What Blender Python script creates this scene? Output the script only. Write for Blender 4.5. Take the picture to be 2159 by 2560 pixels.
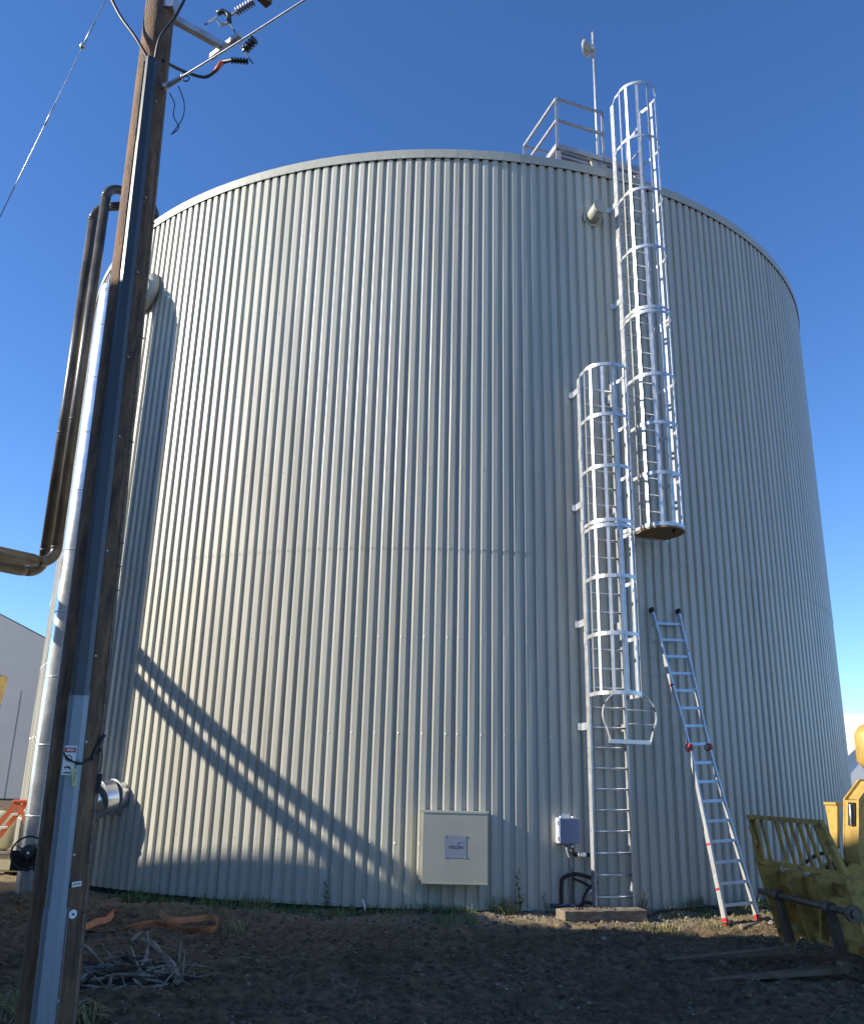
import bpy, math, random
from mathutils import Vector, Matrix, noise
random.seed(7)
rnd = random.random
def ru(a, b): return a + (b - a) * rnd()
scn = bpy.context.scene
for o in list(bpy.data.objects): bpy.data.objects.remove(o)
col = scn.collection
V = Vector

# ------------------------------------------------------------------ camera
F, PIT, ROL, PX, PY, ZC = 2177.92, .3033, .0238, 1079.5, 1280.0, 1.85   # in photo pixels (2159 x 2560)
R, CX, CY = 9.8, .278, 23.71                                            # tank
cam = bpy.data.cameras.new('camera'); cam_o = bpy.data.objects.new('camera', cam); col.objects.link(cam_o)
cam.sensor_fit = 'HORIZONTAL'; cam.sensor_width = 36.0; cam.lens = 36.0 * F / 2159.0
cam.clip_start = .05; cam.clip_end = 3000
cam_o.location = (0, 0, ZC)
cam_o.matrix_world = Matrix.Translation((0, 0, ZC)) @ Matrix.Rotation(math.pi / 2 + PIT, 4, 'X') @ Matrix.Rotation(ROL, 4, 'Z')
scn.camera = cam_o
scn.render.resolution_x = 863; scn.render.resolution_y = 1024
# ------------------------------------------------------------------ light
SUN = V((.988, .150, -.478)).normalized()                                # direction the light travels
ELEV = math.asin(-SUN.z)
world = bpy.data.worlds.new('World'); scn.world = world; world.use_nodes = True
wn = world.node_tree; bg = wn.nodes['Background']
sky = wn.nodes.new('ShaderNodeTexSky'); sky.sky_type = 'NISHITA'; sky.sun_disc = False
sky.sun_elevation = ELEV; sky.sun_rotation = math.atan2(-SUN.x, -SUN.y)
sky.altitude = 2500; sky.air_density = 1.0; sky.dust_density = 0.0; sky.ozone_density = 2.6
hs = wn.nodes.new('ShaderNodeHueSaturation'); hs.inputs['Saturation'].default_value = 1.19; hs.inputs['Hue'].default_value = .507; wn.links.new(sky.outputs[0], hs.inputs['Color'])
wn.links.new(hs.outputs[0], bg.inputs[0]); bg.inputs[1].default_value = .148
sl = bpy.data.lights.new('sun', 'SUN'); sl.energy = 5.0; sl.angle = math.radians(.53); sl.color = (1, .915, .76)
so = bpy.data.objects.new('sun', sl); col.objects.link(so); so.rotation_euler = SUN.to_track_quat('-Z', 'Y').to_euler()
scn.view_settings.view_transform = 'Standard'; scn.view_settings.look = 'None'
scn.view_settings.exposure = .78; scn.view_settings.gamma = 1

# ------------------------------------------------------------------ pixel -> place helpers (distance always from what a thing touches)
def ray(u, v):
    x = (u - PX) / F; y = -(v - PY) / F; c, s = math.cos(ROL), math.sin(ROL)
    x, y = c * x - s * y, s * x + c * y
    return V((x, math.cos(PIT) - y * math.sin(PIT), math.sin(PIT) + y * math.cos(PIT)))
def at_z(u, v, z=0.0): d = ray(u, v); return V((0, 0, ZC)) + d * ((z - ZC) / d.z)
def at_y(u, v, Y): d = ray(u, v); return V((0, 0, ZC)) + d * (Y / d.y)
def on_tank(u, v, off=0.0):
    d = ray(u, v); a = d.x ** 2 + d.y ** 2; b = -2 * (d.x * CX + d.y * CY); c = CX * CX + CY * CY - (R + off) ** 2
    return V((0, 0, ZC)) + d * ((-b - math.sqrt(max(b * b - 4 * a * c, 0))) / (2 * a))
def theta_of(p): return math.atan2(p.x - CX, -(p.y - CY))
def tank_frame(th):
    n = V((math.sin(th), -math.cos(th), 0)); t = V((math.cos(th), math.sin(th), 0)); c = V((CX, CY, 0))
    return lambda a, b, z: c + n * (R + b) + t * a + V((0, 0, z))

def fbm(x, y, s, o=4, seed=0.):
    return noise.fractal(V((x * s + seed, y * s - seed, seed)), .9, 2.1, o, noise_basis='PERLIN_ORIGINAL')
def ground_base(x, y):
    d = math.hypot(x - CX, y - CY) - R                       # distance from the tank wall
    z = .075 * math.exp(-max(d, 0) ** 2 / 1.2) * (1 / (1 + math.exp(-max(-20, min(20, (x + .3) * 2)))))
    z += .05 * math.exp(-((x - 5.2) ** 2 + (y - 13.9) ** 2) / .5)
    z += .10 * math.exp(-(((x + 3.6) / 1.0) ** 2 + ((y - 13.55) / .35) ** 2))   # low spoil bank
    z += .06 * math.exp(-(((x + 6.0) / .8) ** 2 + ((y - 14.2) / .5) ** 2))
    if y > 20 and x < -8: z += .9 * (1 - math.exp(-((y - 20) / 8) ** 2)) * min(1, (-8 - x) / 3) * math.exp(-((y - 34) / 14) ** 2)
    return z
def ground_z(x, y, fine=True):
    z = ground_base(x, y)
    if fine and -16 < x < 14 and 3 < y < 24:
        z += .035 * fbm(x, y, .7, 3, 3.1) + .034 * fbm(x, y, 2.6, 4, 9.7)
        wv = .25 * math.sin(x * .5) + .10 * x
        for yr in (8.75, 10.45):                                  # tyre ruts across the yard
            q = (y - yr - wv) / .17; z += -.045 * math.exp(-q * q) * (1 + .35 * math.sin(x * 21 + q)) + .022 * math.exp(-(abs(q) - 1.7) ** 2 * 2.5)
        c = fbm(x, y, 6.5, 3, 5.5); z += .050 * max(c - .02, 0) + .022 * abs(fbm(x, y, 11., 3, 1.3)) + .016 * fbm(x, y, 22., 2, 4.3)
    return z

# ------------------------------------------------------------------ materials
def mat(name, c, rough=.6, metal=0., var=.12, scale=6., bump=0., bscale=40., c2=None, stretch=None, spec=.5, coord='pos', c2pos=(.42, .62), detail=5., coat=0.):
    m = bpy.data.materials.new(name); m.use_nodes = True; nt = m.node_tree; b = nt.nodes['Principled BSDF']
    b.inputs['Roughness'].default_value = rough; b.inputs['Metallic'].default_value = metal
    b.inputs['Specular IOR Level'].default_value = spec
    if coat: b.inputs['Coat Weight'].default_value = coat
    if coord == 'pos':
        src = nt.nodes.new('ShaderNodeNewGeometry').outputs['Position']
    else:
        src = nt.nodes.new('ShaderNodeTexCoord').outputs['Object']
    if stretch:
        mp = nt.nodes.new('ShaderNodeMapping'); mp.inputs['Scale'].default_value = stretch; nt.links.new(src, mp.inputs[0]); src = mp.outputs[0]
    n = nt.nodes.new('ShaderNodeTexNoise'); n.inputs['Scale'].default_value = scale; n.inputs['Detail'].default_value = detail; n.inputs['Roughness'].default_value = .6
    nt.links.new(src, n.inputs['Vector'])
    r = nt.nodes.new('ShaderNodeValToRGB'); e = r.color_ramp.elements
    if c2 is None:
        e[0].position, e[1].position = .3, .7
        e[0].color = (*[k * (1 - var) for k in c], 1); e[1].color = (*[min(1, k * (1 + var)) for k in c], 1)
    else:
        e[0].position, e[1].position = c2pos; e[0].color = (*c, 1); e[1].color = (*c2, 1)
    nt.links.new(n.outputs['Fac'], r.inputs[0]); nt.links.new(r.outputs[0], b.inputs['Base Color'])
    mr = nt.nodes.new('ShaderNodeMapRange'); mr.inputs['To Min'].default_value = max(0, rough - .1); mr.inputs['To Max'].default_value = min(1, rough + .1)
    nt.links.new(n.outputs['Fac'], mr.inputs[0]); nt.links.new(mr.outputs[0], b.inputs['Roughness'])
    if bump:
        n2 = nt.nodes.new('ShaderNodeTexNoise'); n2.inputs['Scale'].default_value = bscale; n2.inputs['Detail'].default_value = 6
        nt.links.new(src, n2.inputs['Vector'])
        bp = nt.nodes.new('ShaderNodeBump'); bp.inputs['Strength'].default_value = bump; bp.inputs['Distance'].default_value = .02
        nt.links.new(n2.outputs['Fac'], bp.inputs['Height']); nt.links.new(bp.outputs[0], b.inputs['Normal'])
    return m

M = {}
M['siding'] = mat('painted_siding', (.475, .465, .405), .40, 0, .07, 1.3, .05, 3., stretch=(1.5, 1.5, .12), spec=.4)
M['flashing'] = mat('flashing', (.42, .41, .35), .4, 0, .06, 2., .04, 4.)
M['panelbox'] = mat('box_paint', (.41, .41, .345), .42, 0, .10, 1.6, .04, 6.)
M['concrete'] = mat('concrete', (.30, .28, .25), .9, 0, .25, 9., .5, 60.)
M['black'] = mat('black_rubber', (.012, .012, .014), .5, 0, .2, 10.)
M['blackgap'] = mat('shade_black', (.008, .008, .009), .8)  # near-black standing for shade in the sheet gaps and along the shed base
M['alu'] = mat('aluminium', (.66, .67, .68), .33, .6, .14, 7., .04, 40.)
M['aluw'] = mat('aluminium_bars', (.54, .55, .565), .34, .55, .2, 7., .04, 40.)
M['galv'] = mat('galvanised', (.50, .53, .56), .42, .7, .14, 14., .05, 40.)
M['galvdull'] = mat('galvanised_dull', (.25, .30, .345), .5, .35, .10, 3., .05, 20., stretch=(6, 6, .6))
M['clad'] = mat('cladding', (.72, .73, .72), .26, .92, .06, 3., .05, 5.)
M['pipebrown'] = mat('pipe_coating', (.050, .042, .033), .36, 0, .3, 1.5, .08, 12., c2=(.105, .092, .072))
M['roof_grey'] = mat('roof_grey', (.30, .30, .29), .7)
M['railgrey'] = mat('rail_steel', (.42, .41, .41), .4, .6, .15, 9.)
M['white'] = mat('white_plastic', (.80, .80, .80), .4, 0, .04, 4.)
M['label'] = mat('label_plate', (.25, .285, .36), .5, 0, .05, 3.)
M['glyph'] = mat('glyph', (.09, .105, .14), .5)
M['glyph_pale'] = mat('glyph_pale', (.32, .36, .42), .5)
M['greyplastic'] = mat('box_grey', (.20, .23, .34), .45, 0, .04, 4.)
M['timber'] = mat('timber', (.13, .10, .075), .85, 0, .3, 5., .6, 30., c2=(.32, .26, .19), stretch=(.6, 5, 5), c2pos=(.35, .75))
M['ply'] = mat('plywood', (.26, .17, .09), .8, 0, .25, 8., .3, 30., stretch=(1, 6, 6))
M['pole'] = mat('pole_wood', (.030, .017, .010), .75, 0, .3, 3.2, 1., 26., c2=(.34, .185, .095), stretch=(4, 4, .8), c2pos=(.30, .80), detail=9)
M['riser'] = mat('riser_plastic', (.045, .058, .072), .38, 0, .12, 3.)
M['steelcable'] = mat('cable_bright', (.75, .77, .80), .3, .8, .05)
M['cable'] = mat('cable_black', (.018, .014, .014), .5)
M['rubred'] = mat('boot_orange', (.55, .10, .05), .5)
M['yellow'] = mat('machine_yellow', (.44, .295, .075), .55, 0, .2, 6., .2, 30., c2=(.22, .15, .055), c2pos=(.45, .8), detail=10)
M['yellowrust'] = mat('machine_yellow_worn', (.42, .285, .070), .75, 0, .3, 9., .35, 40., c2=(.12, .08, .042), c2pos=(.46, .74), detail=10)
M['steel'] = mat('fork_steel', (.125, .105, .080), .55, .5, .35, 8., .2, 40.)
M['red'] = mat('ladder_red', (.45, .035, .03), .45, 0, .15, 8.)
M['orange'] = mat('fibreglass_orange', (.62, .13, .04), .45, 0, .12, 5.)
M['strap'] = mat('strap_webbing', (.62, .23, .09), .9, 0, .25, 9., .3, 90., c2=(.38, .17, .09))
M['tag'] = mat('tag_yellow', (.62, .58, .30), .5)
M['signred'] = mat('sign_red', (.50, .06, .08), .5)
M['signblack'] = mat('sign_black', (.02, .02, .03), .5)
M['wallgrey'] = mat('wall_grey', (.36, .37, .38), .6, 0, .05, .6)
M['fabric'] = mat('fabric_white', (.78, .79, .80), .6, 0, .04, .8, .05, 2.)
M['cream'] = mat('cream_plastic', (.62, .58, .40), .45, 0, .05)
M['glassdark'] = mat('cab_glass', (.02, .025, .03), .08, 0, .1)
M['tyre'] = mat('tyre_rubber', (.018, .018, .018), .8, 0, .2, 12., .3, 30.)
M['stick'] = mat('split_wood', (.13, .105, .075), .9, 0, .3, 12., .4, 60., c2=(.34, .30, .235), c2pos=(.35, .7))
M['stickdark'] = mat('bark', (.055, .045, .035), .95, 0, .3, 12., .4, 60.)
M['stone'] = mat('stone', (.16, .15, .135), .9, 0, .4, 9., .3, 60., c2=(.40, .38, .35), c2pos=(.45, .75))
M['clod'] = mat('clod', (.050, .033, .019), .95, 0, .3, 20., .5, 60., c2=(.20, .135, .075))
M['grass'] = mat('grass_blade', (.075, .125, .03), .55, 0, .3, 7., c2=(.15, .19, .055))
M['straw'] = mat('dry_straw', (.30, .26, .12), .7, 0, .3, 9., c2=(.17, .19, .06))
M['leaf'] = mat('weed_leaf', (.05, .10, .03), .5, 0, .3, 9.)
for k in ('grass', 'straw', 'leaf'):
    b = M[k].node_tree.nodes['Principled BSDF']; b.inputs['Transmission Weight'].default_value = 0; b.inputs['Subsurface Weight'].default_value = 0

def ground_material():
    m = bpy.data.materials.new('soil'); m.use_nodes = True; nt = m.node_tree; b = nt.nodes['Principled BSDF']; L = nt.links.new
    b.inputs['Roughness'].default_value = .92; b.inputs['Specular IOR Level'].default_value = .25
    g = nt.nodes.new('ShaderNodeNewGeometry')
    def nz(sc, det=6, rough=.6):
        n = nt.nodes.new('ShaderNodeTexNoise'); n.inputs['Scale'].default_value = sc; n.inputs['Detail'].default_value = det; n.inputs['Roughness'].default_value = rough
        L(g.outputs['Position'], n.inputs['Vector']); return n.outputs['Fac']
    def ramp(f, a, b_, ca, cb):
        r = nt.nodes.new('ShaderNodeValToRGB'); e = r.color_ramp.elements; e[0].position, e[1].position = a, b_; e[0].color = (*ca, 1); e[1].color = (*cb, 1); L(f, r.inputs[0]); return r.outputs[0]
    def mix(f, a, b_):
        x = nt.nodes.new('ShaderNodeMix'); x.data_type = 'RGBA'; L(f, x.inputs[0]); L(a, x.inputs[6]); L(b_, x.inputs[7]); return x.outputs[2]
    c1 = ramp(nz(1.1, 5), .38, .66, (.060, .040, .022), (.20, .135, .072))
    c2 = ramp(nz(9., 8, .7), .35, .75, (.018, .013, .009), (.50, .36, .21))
    base = mix(ramp(nz(.8, 3), .3, .7, (.35,) * 3, (.8,) * 3), c1, c2)
    # dry pale earth round the tank, coloured lighter to lift the sunlit strip
    sep = nt.nodes.new('ShaderNodeSeparateXYZ'); L(g.outputs['Position'], sep.inputs[0])
    def mth(op, a, b_=None):
        x = nt.nodes.new('ShaderNodeMath'); x.operation = op
        for i, q in enumerate((a, b_)):
            if q is None: continue
            if isinstance(q, (int, float)): x.inputs[i].default_value = q
            else: L(q, x.inputs[i])
        return x.outputs[0]
    dx = mth('SUBTRACT', sep.outputs[0], CX); dy = mth('SUBTRACT', sep.outputs[1], CY)
    d = mth('SQRT', mth('ADD', mth('MULTIPLY', dx, dx), mth('MULTIPLY', dy, dy)))
    d = mth('ADD', d, mth('MULTIPLY', nz(1.7, 4), .9))
    mr = nt.nodes.new('ShaderNodeMapRange'); mr.inputs['From Min'].default_value = R + 2.1; mr.inputs['From Max'].default_value = R + .9; L(d, mr.inputs[0])
    dry = ramp(nz(22., 6, .7), .3, .72, (.15, .115, .07), (.58, .47, .31))
    base = mix(mth('MULTIPLY', mr.outputs[0], .75), base, dry)
    spk = ramp(nz(48., 2, .5), .70, .74, (0,) * 3, (1,) * 3)
    pale = nt.nodes.new('ShaderNodeRGB'); pale.outputs[0].default_value = (.22, .20, .17, 1)
    base = mix(mth('MULTIPLY', spk, .5), base, pale.outputs[0])
    L(base, b.inputs['Base Color'])
    bp = nt.nodes.new('ShaderNodeBump'); bp.inputs['Strength'].default_value = 1.0; bp.inputs['Distance'].default_value = .05
    L(mth('ADD', nz(28., 8, .7), mth('MULTIPLY', nz(90., 4), .5)), bp.inputs['Height']); L(bp.outputs[0], b.inputs['Normal'])
    return m
M['soil'] = ground_material()

# panel-to-panel shade differences of the siding sheets
nt = M['siding'].node_tree; b = nt.nodes['Principled BSDF']; oi = nt.nodes.new('ShaderNodeObjectInfo'); hs = nt.nodes.new('ShaderNodeHueSaturation')
mr = nt.nodes.new('ShaderNodeMapRange'); mr.inputs['To Min'].default_value = .955; mr.inputs['To Max'].default_value = 1.035
nt.links.new(oi.outputs['Random'], mr.inputs[0]); nt.links.new(mr.outputs[0], hs.inputs['Value'])
lk = b.inputs['Base Color'].links[0]; nt.links.new(lk.from_socket, hs.inputs['Color']); nt.links.new(hs.outputs[0], b.inputs['Base Color'])
gp_ = nt.nodes.new('ShaderNodeNewGeometry'); mp = nt.nodes.new('ShaderNodeMapping'); mp.inputs['Scale'].default_value = (7, 7, .16); nt.links.new(gp_.outputs['Position'], mp.inputs[0])
n3 = nt.nodes.new('ShaderNodeTexNoise'); n3.inputs['Scale'].default_value = 1.6; n3.inputs['Detail'].default_value = 7; nt.links.new(mp.outputs[0], n3.inputs['Vector'])
rm = nt.nodes.new('ShaderNodeValToRGB'); rm.color_ramp.elements[0].position = .56; rm.color_ramp.elements[1].position = .74; rm.color_ramp.elements[0].color = (1, 1, 1, 1); rm.color_ramp.elements[1].color = (.80, .77, .70, 1); nt.links.new(n3.outputs['Fac'], rm.inputs[0])
mx = nt.nodes.new('ShaderNodeMix'); mx.data_type = 'RGBA'; mx.blend_type = 'MULTIPLY'; mx.inputs[0].default_value = 1; nt.links.new(hs.outputs[0], mx.inputs[6]); nt.links.new(rm.outputs[0], mx.inputs[7]); nt.links.new(mx.outputs[2], b.inputs['Base Color'])
# ------------------------------------------------------------------ mesh building
ORG = {}
class MB:
    def __init__(s): s.v = []; s.f = []; s.sm = []
    def add(s, vs, fs, smooth=False):
        k = len(s.v); s.v += [V(p) for p in vs]; s.f += [tuple(i + k for i in f) for f in fs]; s.sm += [smooth] * len(fs); return s
    def hexa(s, p):                                            # 8 points: bottom 4 ccw, top 4 ccw
        return s.add(p, [(3, 2, 1, 0), (4, 5, 6, 7), (0, 1, 5, 4), (1, 2, 6, 5), (2, 3, 7, 6), (3, 0, 4, 7)])
    def box(s, c, sz, ax=None):
        c = V(c); x, y, z = ax or (V((1, 0, 0)), V((0, 1, 0)), V((0, 0, 1))); a, b_, d = [q / 2 for q in sz]
        return s.hexa([c + x * i * a + y * j * b_ + z * k * d for k in (-1, 1) for i, j in ((-1, -1), (1, -1), (1, 1), (-1, 1))])
    def bevbox(s, c, sz, bv, ax=None):                         # box with chamfered vertical and horizontal edges
        c = V(c); x, y, z = ax or (V((1, 0, 0)), V((0, 1, 0)), V((0, 0, 1))); a, b_, d = [q / 2 for q in sz]
        def ring(k, ins):
            A, B, q = a - ins, b_ - ins, bv
            return [c + x * i + y * j + z * k for i, j in ((-A + q, -B), (A - q, -B), (A, -B + q), (A, B - q), (A - q, B), (-A + q, B), (-A, B - q), (-A, -B + q))]
        vs = ring(-d, bv * .7) + ring(-d + bv, 0) + ring(d - bv, 0) + ring(d, bv * .7); fs = [tuple(range(7, -1, -1)), tuple(range(24, 32))]
        for r_ in range(3): fs += [(r_ * 8 + i, r_ * 8 + (i + 1) % 8, r_ * 8 + 8 + (i + 1) % 8, r_ * 8 + 8 + i) for i in range(8)]
        return s.add(vs, fs)
    def bar(s, p, q, w, t, up=None):                           # rectangular bar p->q ; w across side, t along up
        p, q = V(p), V(q); d = (q - p).normalized(); up = V(up) if up else V((0, 0, 1))
        if abs(d.dot(up)) > .98: up = V((0, 1, 0))
        sd = d.cross(up).normalized(); up = sd.cross(d).normalized()
        c = [sd * i * w / 2 + up * j * t / 2 for i, j in ((-1, -1), (1, -1), (1, 1), (-1, 1))]
        return s.hexa([p + k for k in c] + [q + k for k in c])
    def tube(s, pts, r, n=10, caps=True, smooth=True):
        pts = [V(p) for p in pts]; rs = r if isinstance(r, (list, tuple)) else [r] * len(pts)
        vs = []; t0 = (pts[1] - pts[0]).normalized(); u = t0.orthogonal().normalized(); pt = t0
        for i, p in enumerate(pts):
            t = (pts[min(i + 1, len(pts) - 1)] - pts[max(i - 1, 0)]).normalized()
            u = (pt.rotation_difference(t) @ u); u = (u - t * u.dot(t)).normalized(); pt = t; w = t.cross(u)
            vs += [p + (u * math.cos(a) + w * math.sin(a)) * rs[i] for a in (2 * math.pi * k / n for k in range(n))]
        fs = [(i * n + k, i * n + (k + 1) % n, (i + 1) * n + (k + 1) % n, (i + 1) * n + k) for i in range(len(pts) - 1) for k in range(n)]
        s.add(vs, fs, smooth)
        if caps:
            k = len(s.v) - len(vs); s.f += [tuple(k + i for i in range(n - 1, -1, -1)), tuple(k + (len(pts) - 1) * n + i for i in range(n))]; s.sm += [False, False]
        return s
    def ribbon(s, pts, ups, w, th=.004):                       # flat strip, w along ups
        vs = []; fs = []; n = len(pts)
        for i in range(n):
            p = V(pts[i]); u = V(ups[i]).normalized(); t = (V(pts[min(i + 1, n - 1)]) - V(pts[max(i - 1, 0)])).normalized(); sd = t.cross(u).normalized()
            vs += [p + u * a * w / 2 + sd * b_ * th / 2 for a, b_ in ((-1, -1), (1, -1), (1, 1), (-1, 1))]
        for i in range(n - 1):
            for k in range(4): fs.append((i * 4 + k, i * 4 + (k + 1) % 4, i * 4 + 4 + (k + 1) % 4, i * 4 + 4 + k))
        fs += [(3, 2, 1, 0), tuple(n * 4 - 4 + k for k in range(4))]
        return s.add(vs, fs)
    def prism(s, poly, d):                                     # planar outline extruded by vector d
        poly = [V(p) for p in poly]; n = len(poly); d = V(d)
        return s.add(poly + [p + d for p in poly], [tuple(range(n - 1, -1, -1)), tuple(range(n, 2 * n))] + [(i, (i + 1) % n, n + (i + 1) % n, n + i) for i in range(n)])
    def mesh(s, name, org=V((0, 0, 0))):
        me = bpy.data.meshes.new(name); me.from_pydata([p - org for p in s.v], [], s.f); me.polygons.foreach_set('use_smooth', s.sm); me.update(); return me
    def build(s, name, m, parent=None, loc=None):
        org = ORG[parent.name] if parent else (V(loc) if loc is not None else V((0, 0, 0)))
        o = bpy.data.objects.new(name, s.mesh(name, org)); o.data.materials.append(M[m]); col.objects.link(o)
        if parent: o.parent = parent
        else: o.location = org
        ORG[o.name] = org; return o
def thing(name, label, cat, loc, group=None):
    o = bpy.data.objects.new(name, None); col.objects.link(o); o.location = loc; o.empty_display_size = .2
    o['label'] = label; o['category'] = cat
    if group: o['group'] = group
    ORG[o.name] = V(loc); return o
def tag(o, label, cat, group=None):
    o['label'] = label; o['category'] = cat
    if group: o['group'] = group
    return o
def inst(src, parent, loc=None, rotz=None, name=None):         # another piece that shares its mesh
    o = src.copy(); o.name = name or src.name.split('.')[0]; col.objects.link(o); o.parent = parent
    if loc is not None: o.location = loc
    if rotz is not None: o.rotation_euler = (0, 0, rotz)
    ORG[o.name] = ORG[parent.name]; return o
def arc(c, u, v, r, a0, a1, n): return [V(c) + V(u) * r * math.cos(a0 + (a1 - a0) * i / n) + V(v) * r * math.sin(a0 + (a1 - a0) * i / n) for i in range(n + 1)]
Z = V((0, 0, 1))

# ================================================================== SETTING
def axis(lo, hi, step, far, g):
    a = [lo + (hi - lo) * i / round((hi - lo) / step) for i in range(round((hi - lo) / step) + 1)]
    s = step; b = []; x = hi
    while x < far: s *= g; x += s; b.append(x)
    s = step; x = lo; c = []
    while x > -far: s *= g; x -= s; c.append(x)
    return c[::-1] + a + b
xs = axis(-7.0, 6.6, .034, 1500, 1.16); ys = axis(7.4, 14.6, .036, 1500, 1.16)
gv = []; gf = []
for y in ys:
    for x in xs: gv.append((x, y, ground_z(x, y)))
nx = len(xs)
gf = [(j * nx + i, j * nx + i + 1, (j + 1) * nx + i + 1, (j + 1) * nx + i) for j in range(len(ys) - 1) for i in range(nx - 1)]
me = bpy.data.meshes.new('ground'); me.from_pydata(gv, [], gf); me.polygons.foreach_set('use_smooth', [True] * len(gf)); me.materials.append(M['soil'])
gr = bpy.data.objects.new('ground', me); col.objects.link(gr); gr['kind'] = 'structure'

# building out of frame whose roof edge shades the yard in front of the tank
back = -SUN * 22.0 / math.hypot(SUN.x, SUN.y); H = back.z
front_line = [V((x, y, 0)) + V((back.x, back.y, 0)) for x, y in ((-9, 17.5), (-2.3, 15.0), (.5, 14.15), (1.6, 12.98), (7.0, 12.5), (9.8, 8.63), (17, 4.5))]
rear = [front_line[-1] + V((-5, -11, 0)), front_line[0] + V((-5, -11, 0))]
bt = thing('warehouse', 'long plain grey warehouse whose roof edge shades the yard', 'building', front_line[0])
MB().prism([p + Z * -.3 for p in front_line + rear], Z * (H + .02)).build('wall', 'wallgrey', bt)
MB().prism([p + Z * (H - .28) for p in front_line + rear], Z * .28).build('roof', 'roof_grey', bt)

# far building behind on the left
P0 = at_y(-190, 2008, 46); P1 = at_y(102, 2008, 46); zt0 = at_y(-100, 1512, 46).z; zt1 = at_y(102, 1620, 46).z
gb = thing('shed', 'pale grey metal shed with sloping gable roof beyond the tank', 'building', V((P0.x, 46, .3)))
x0, x1 = P0.x - 14, P1.x
ridge = (x0 + x1) / 2; zr = zt1 + (zt0 - zt1) / (at_y(102, 1620, 46).x - at_y(-100, 1512, 46).x) * (x1 - ridge)
MB().prism([(x0, 46, .3), (x1, 46, .3), (x1, 46, zt1), (ridge, 46, zr), (x0, 46, zt1)], (-14, 24, 0)).build('wall', 'wallgrey', gb)
for sx, xe in ((-1, x0), (1, x1)):
    MB().prism([(ridge, 46.3, zr + .01), (xe + sx * .05, 46.3, zt1 + .01), (xe + sx * .05, 46.3, zt1 + .04), (ridge, 46.3, zr + .04)], (-13.9, 23.8, 0)).build('roof', 'wallgrey', gb)
for k in range(12):
    xx = x1 - .9 - k * 1.0; MB().box((xx, 45.995, 3.2), (.04, .012, 5.6)).build('cladding_joint', 'wallgrey', gb)
MB().box((x1 - .06, 45.97, zt1 / 2 + .2), (.14, .05, zt1 - .3)).build('corner_trim', 'roof_grey', gb)
MB().box(((x0 + x1) / 2, 45.96, .45), (x1 - x0 + .1, .06, .5)).build('base_shadow', 'blackgap', gb)  # dark strip painting the shadow line along the wall base

# white fabric dome building on the right
pd = at_y(2170, 1772, 52); dz = pd.z
dm = thing('fabric_building', 'white rounded fabric building beyond the tank', 'building', V((pd.x + 10, 52, 0)))
rad = dz; cxm = pd.x + 6
shell = MB(); prof = [(rad * 1.35 * math.cos(t), rad * math.sin(t) ** .8) for t in [math.pi * i / 24 for i in range(25)]]
vs = []; fs = []
for j in range(9):
    for px_, pz_ in prof: vs.append((cxm - 9 + 0 + j * 5, 56 + px_, max(pz_, 0) - .05))
for j in range(8):
    for i in range(24): fs.append((j * 25 + i, j * 25 + i + 1, j * 25 + 26 + i, j * 25 + 25 + i))
fs += [tuple(range(24, -1, -1)), tuple(range(200, 225))]
shell.add(vs, fs, True).build('shell', 'fabric', dm)
for j in range(0, 9, 2):
    MB().tube([(cxm - 9 + j * 5, 56 + p[0] * 1.006, max(p[1], 0) * 1.006) for p in prof], .05, 6).build('rib', 'fabric', dm)

ar_ = thing('arched_shed', 'pale arched fabric shed with its end wall in shade beside the loader', 'building', V((27.5, 45, 0)))
ap = [(27.5 - 8.2 * math.cos(t), 45, 6.1 * math.sin(t) - .05) for t in [math.pi * i / 28 for i in range(29)]]
MB().prism(ap, (0, 9, 0)).build('shell', 'fabric', ar_)
MB().tube([V(p) + V((0, -.02, 0)) for p in ap], .07, 6).build('end_hoop', 'fabric', ar_)
# ================================================================== TANK
ZB, ZS, ZR = .10, 5.564, 13.50
tk = thing('storage_tank', 'large round tank clad in vertical ribbed pale grey metal sheets', 'tank', V((CX, CY, 0)))
NP, RB = 67, 5
dth = 2 * math.pi / NP; pitch = dth / RB
def panel(z0, z1, dr, name, lip):
    prof = []
    w = .0026 / R
    for k in range(RB):
        b0 = k * pitch
        for f_, dp in ((.0, .044), (.20, .044), (.245, .010), (.34, .0), (.80, .0), (.845, .044)):
            prof.append((b0 + f_ * pitch, dp))
    prof.append((dth, .044))
    prof[0] = (w, .044); prof[-1] = (dth - w, .044)
    zsn = [z0] + [z0 + (z1 - z0) * i / 4 for i in range(1, 4)] + [z1]
    vs = []; fs = []; n = len(prof)
    for j, z in enumerate(zsn):
        for i, (t, dp) in enumerate(prof):
            r_ = R - dp + dr + (.0012 * math.sin(i * 2.3 + j * 1.9) if 0 < j < 4 else 0)
            vs.append((r_ * math.sin(t), -r_ * math.cos(t), z))
    for j in range(len(zsn) - 1):
        for i in range(n - 1): fs.append((j * n + i, j * n + i + 1, j * n + n + i + 1, j * n + n + i))
    if lip:
        k = len(vs)
        for t, dp in prof: r_ = R - dp + dr - .006; vs.append((r_ * math.sin(t), -r_ * math.cos(t), z0 + .001))
        for i in range(n - 1): fs.append((k + i, k + i + 1, i + 1, i))
    me = bpy.data.meshes.new(name); me.from_pydata(vs, [], fs); me.materials.append(M['siding']); return me
low = panel(ZB, ZS + .05, 0, 'wall_panel', False); upm = panel(ZS, ZR - .06, .0045, 'wall_panel', True)
for me in (low, upm):
    for i in range(NP):
        o = bpy.data.objects.new('wall_panel', me); col.objects.link(o); o.parent = tk; o.rotation_euler = (0, 0, i * dth + .013)
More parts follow.
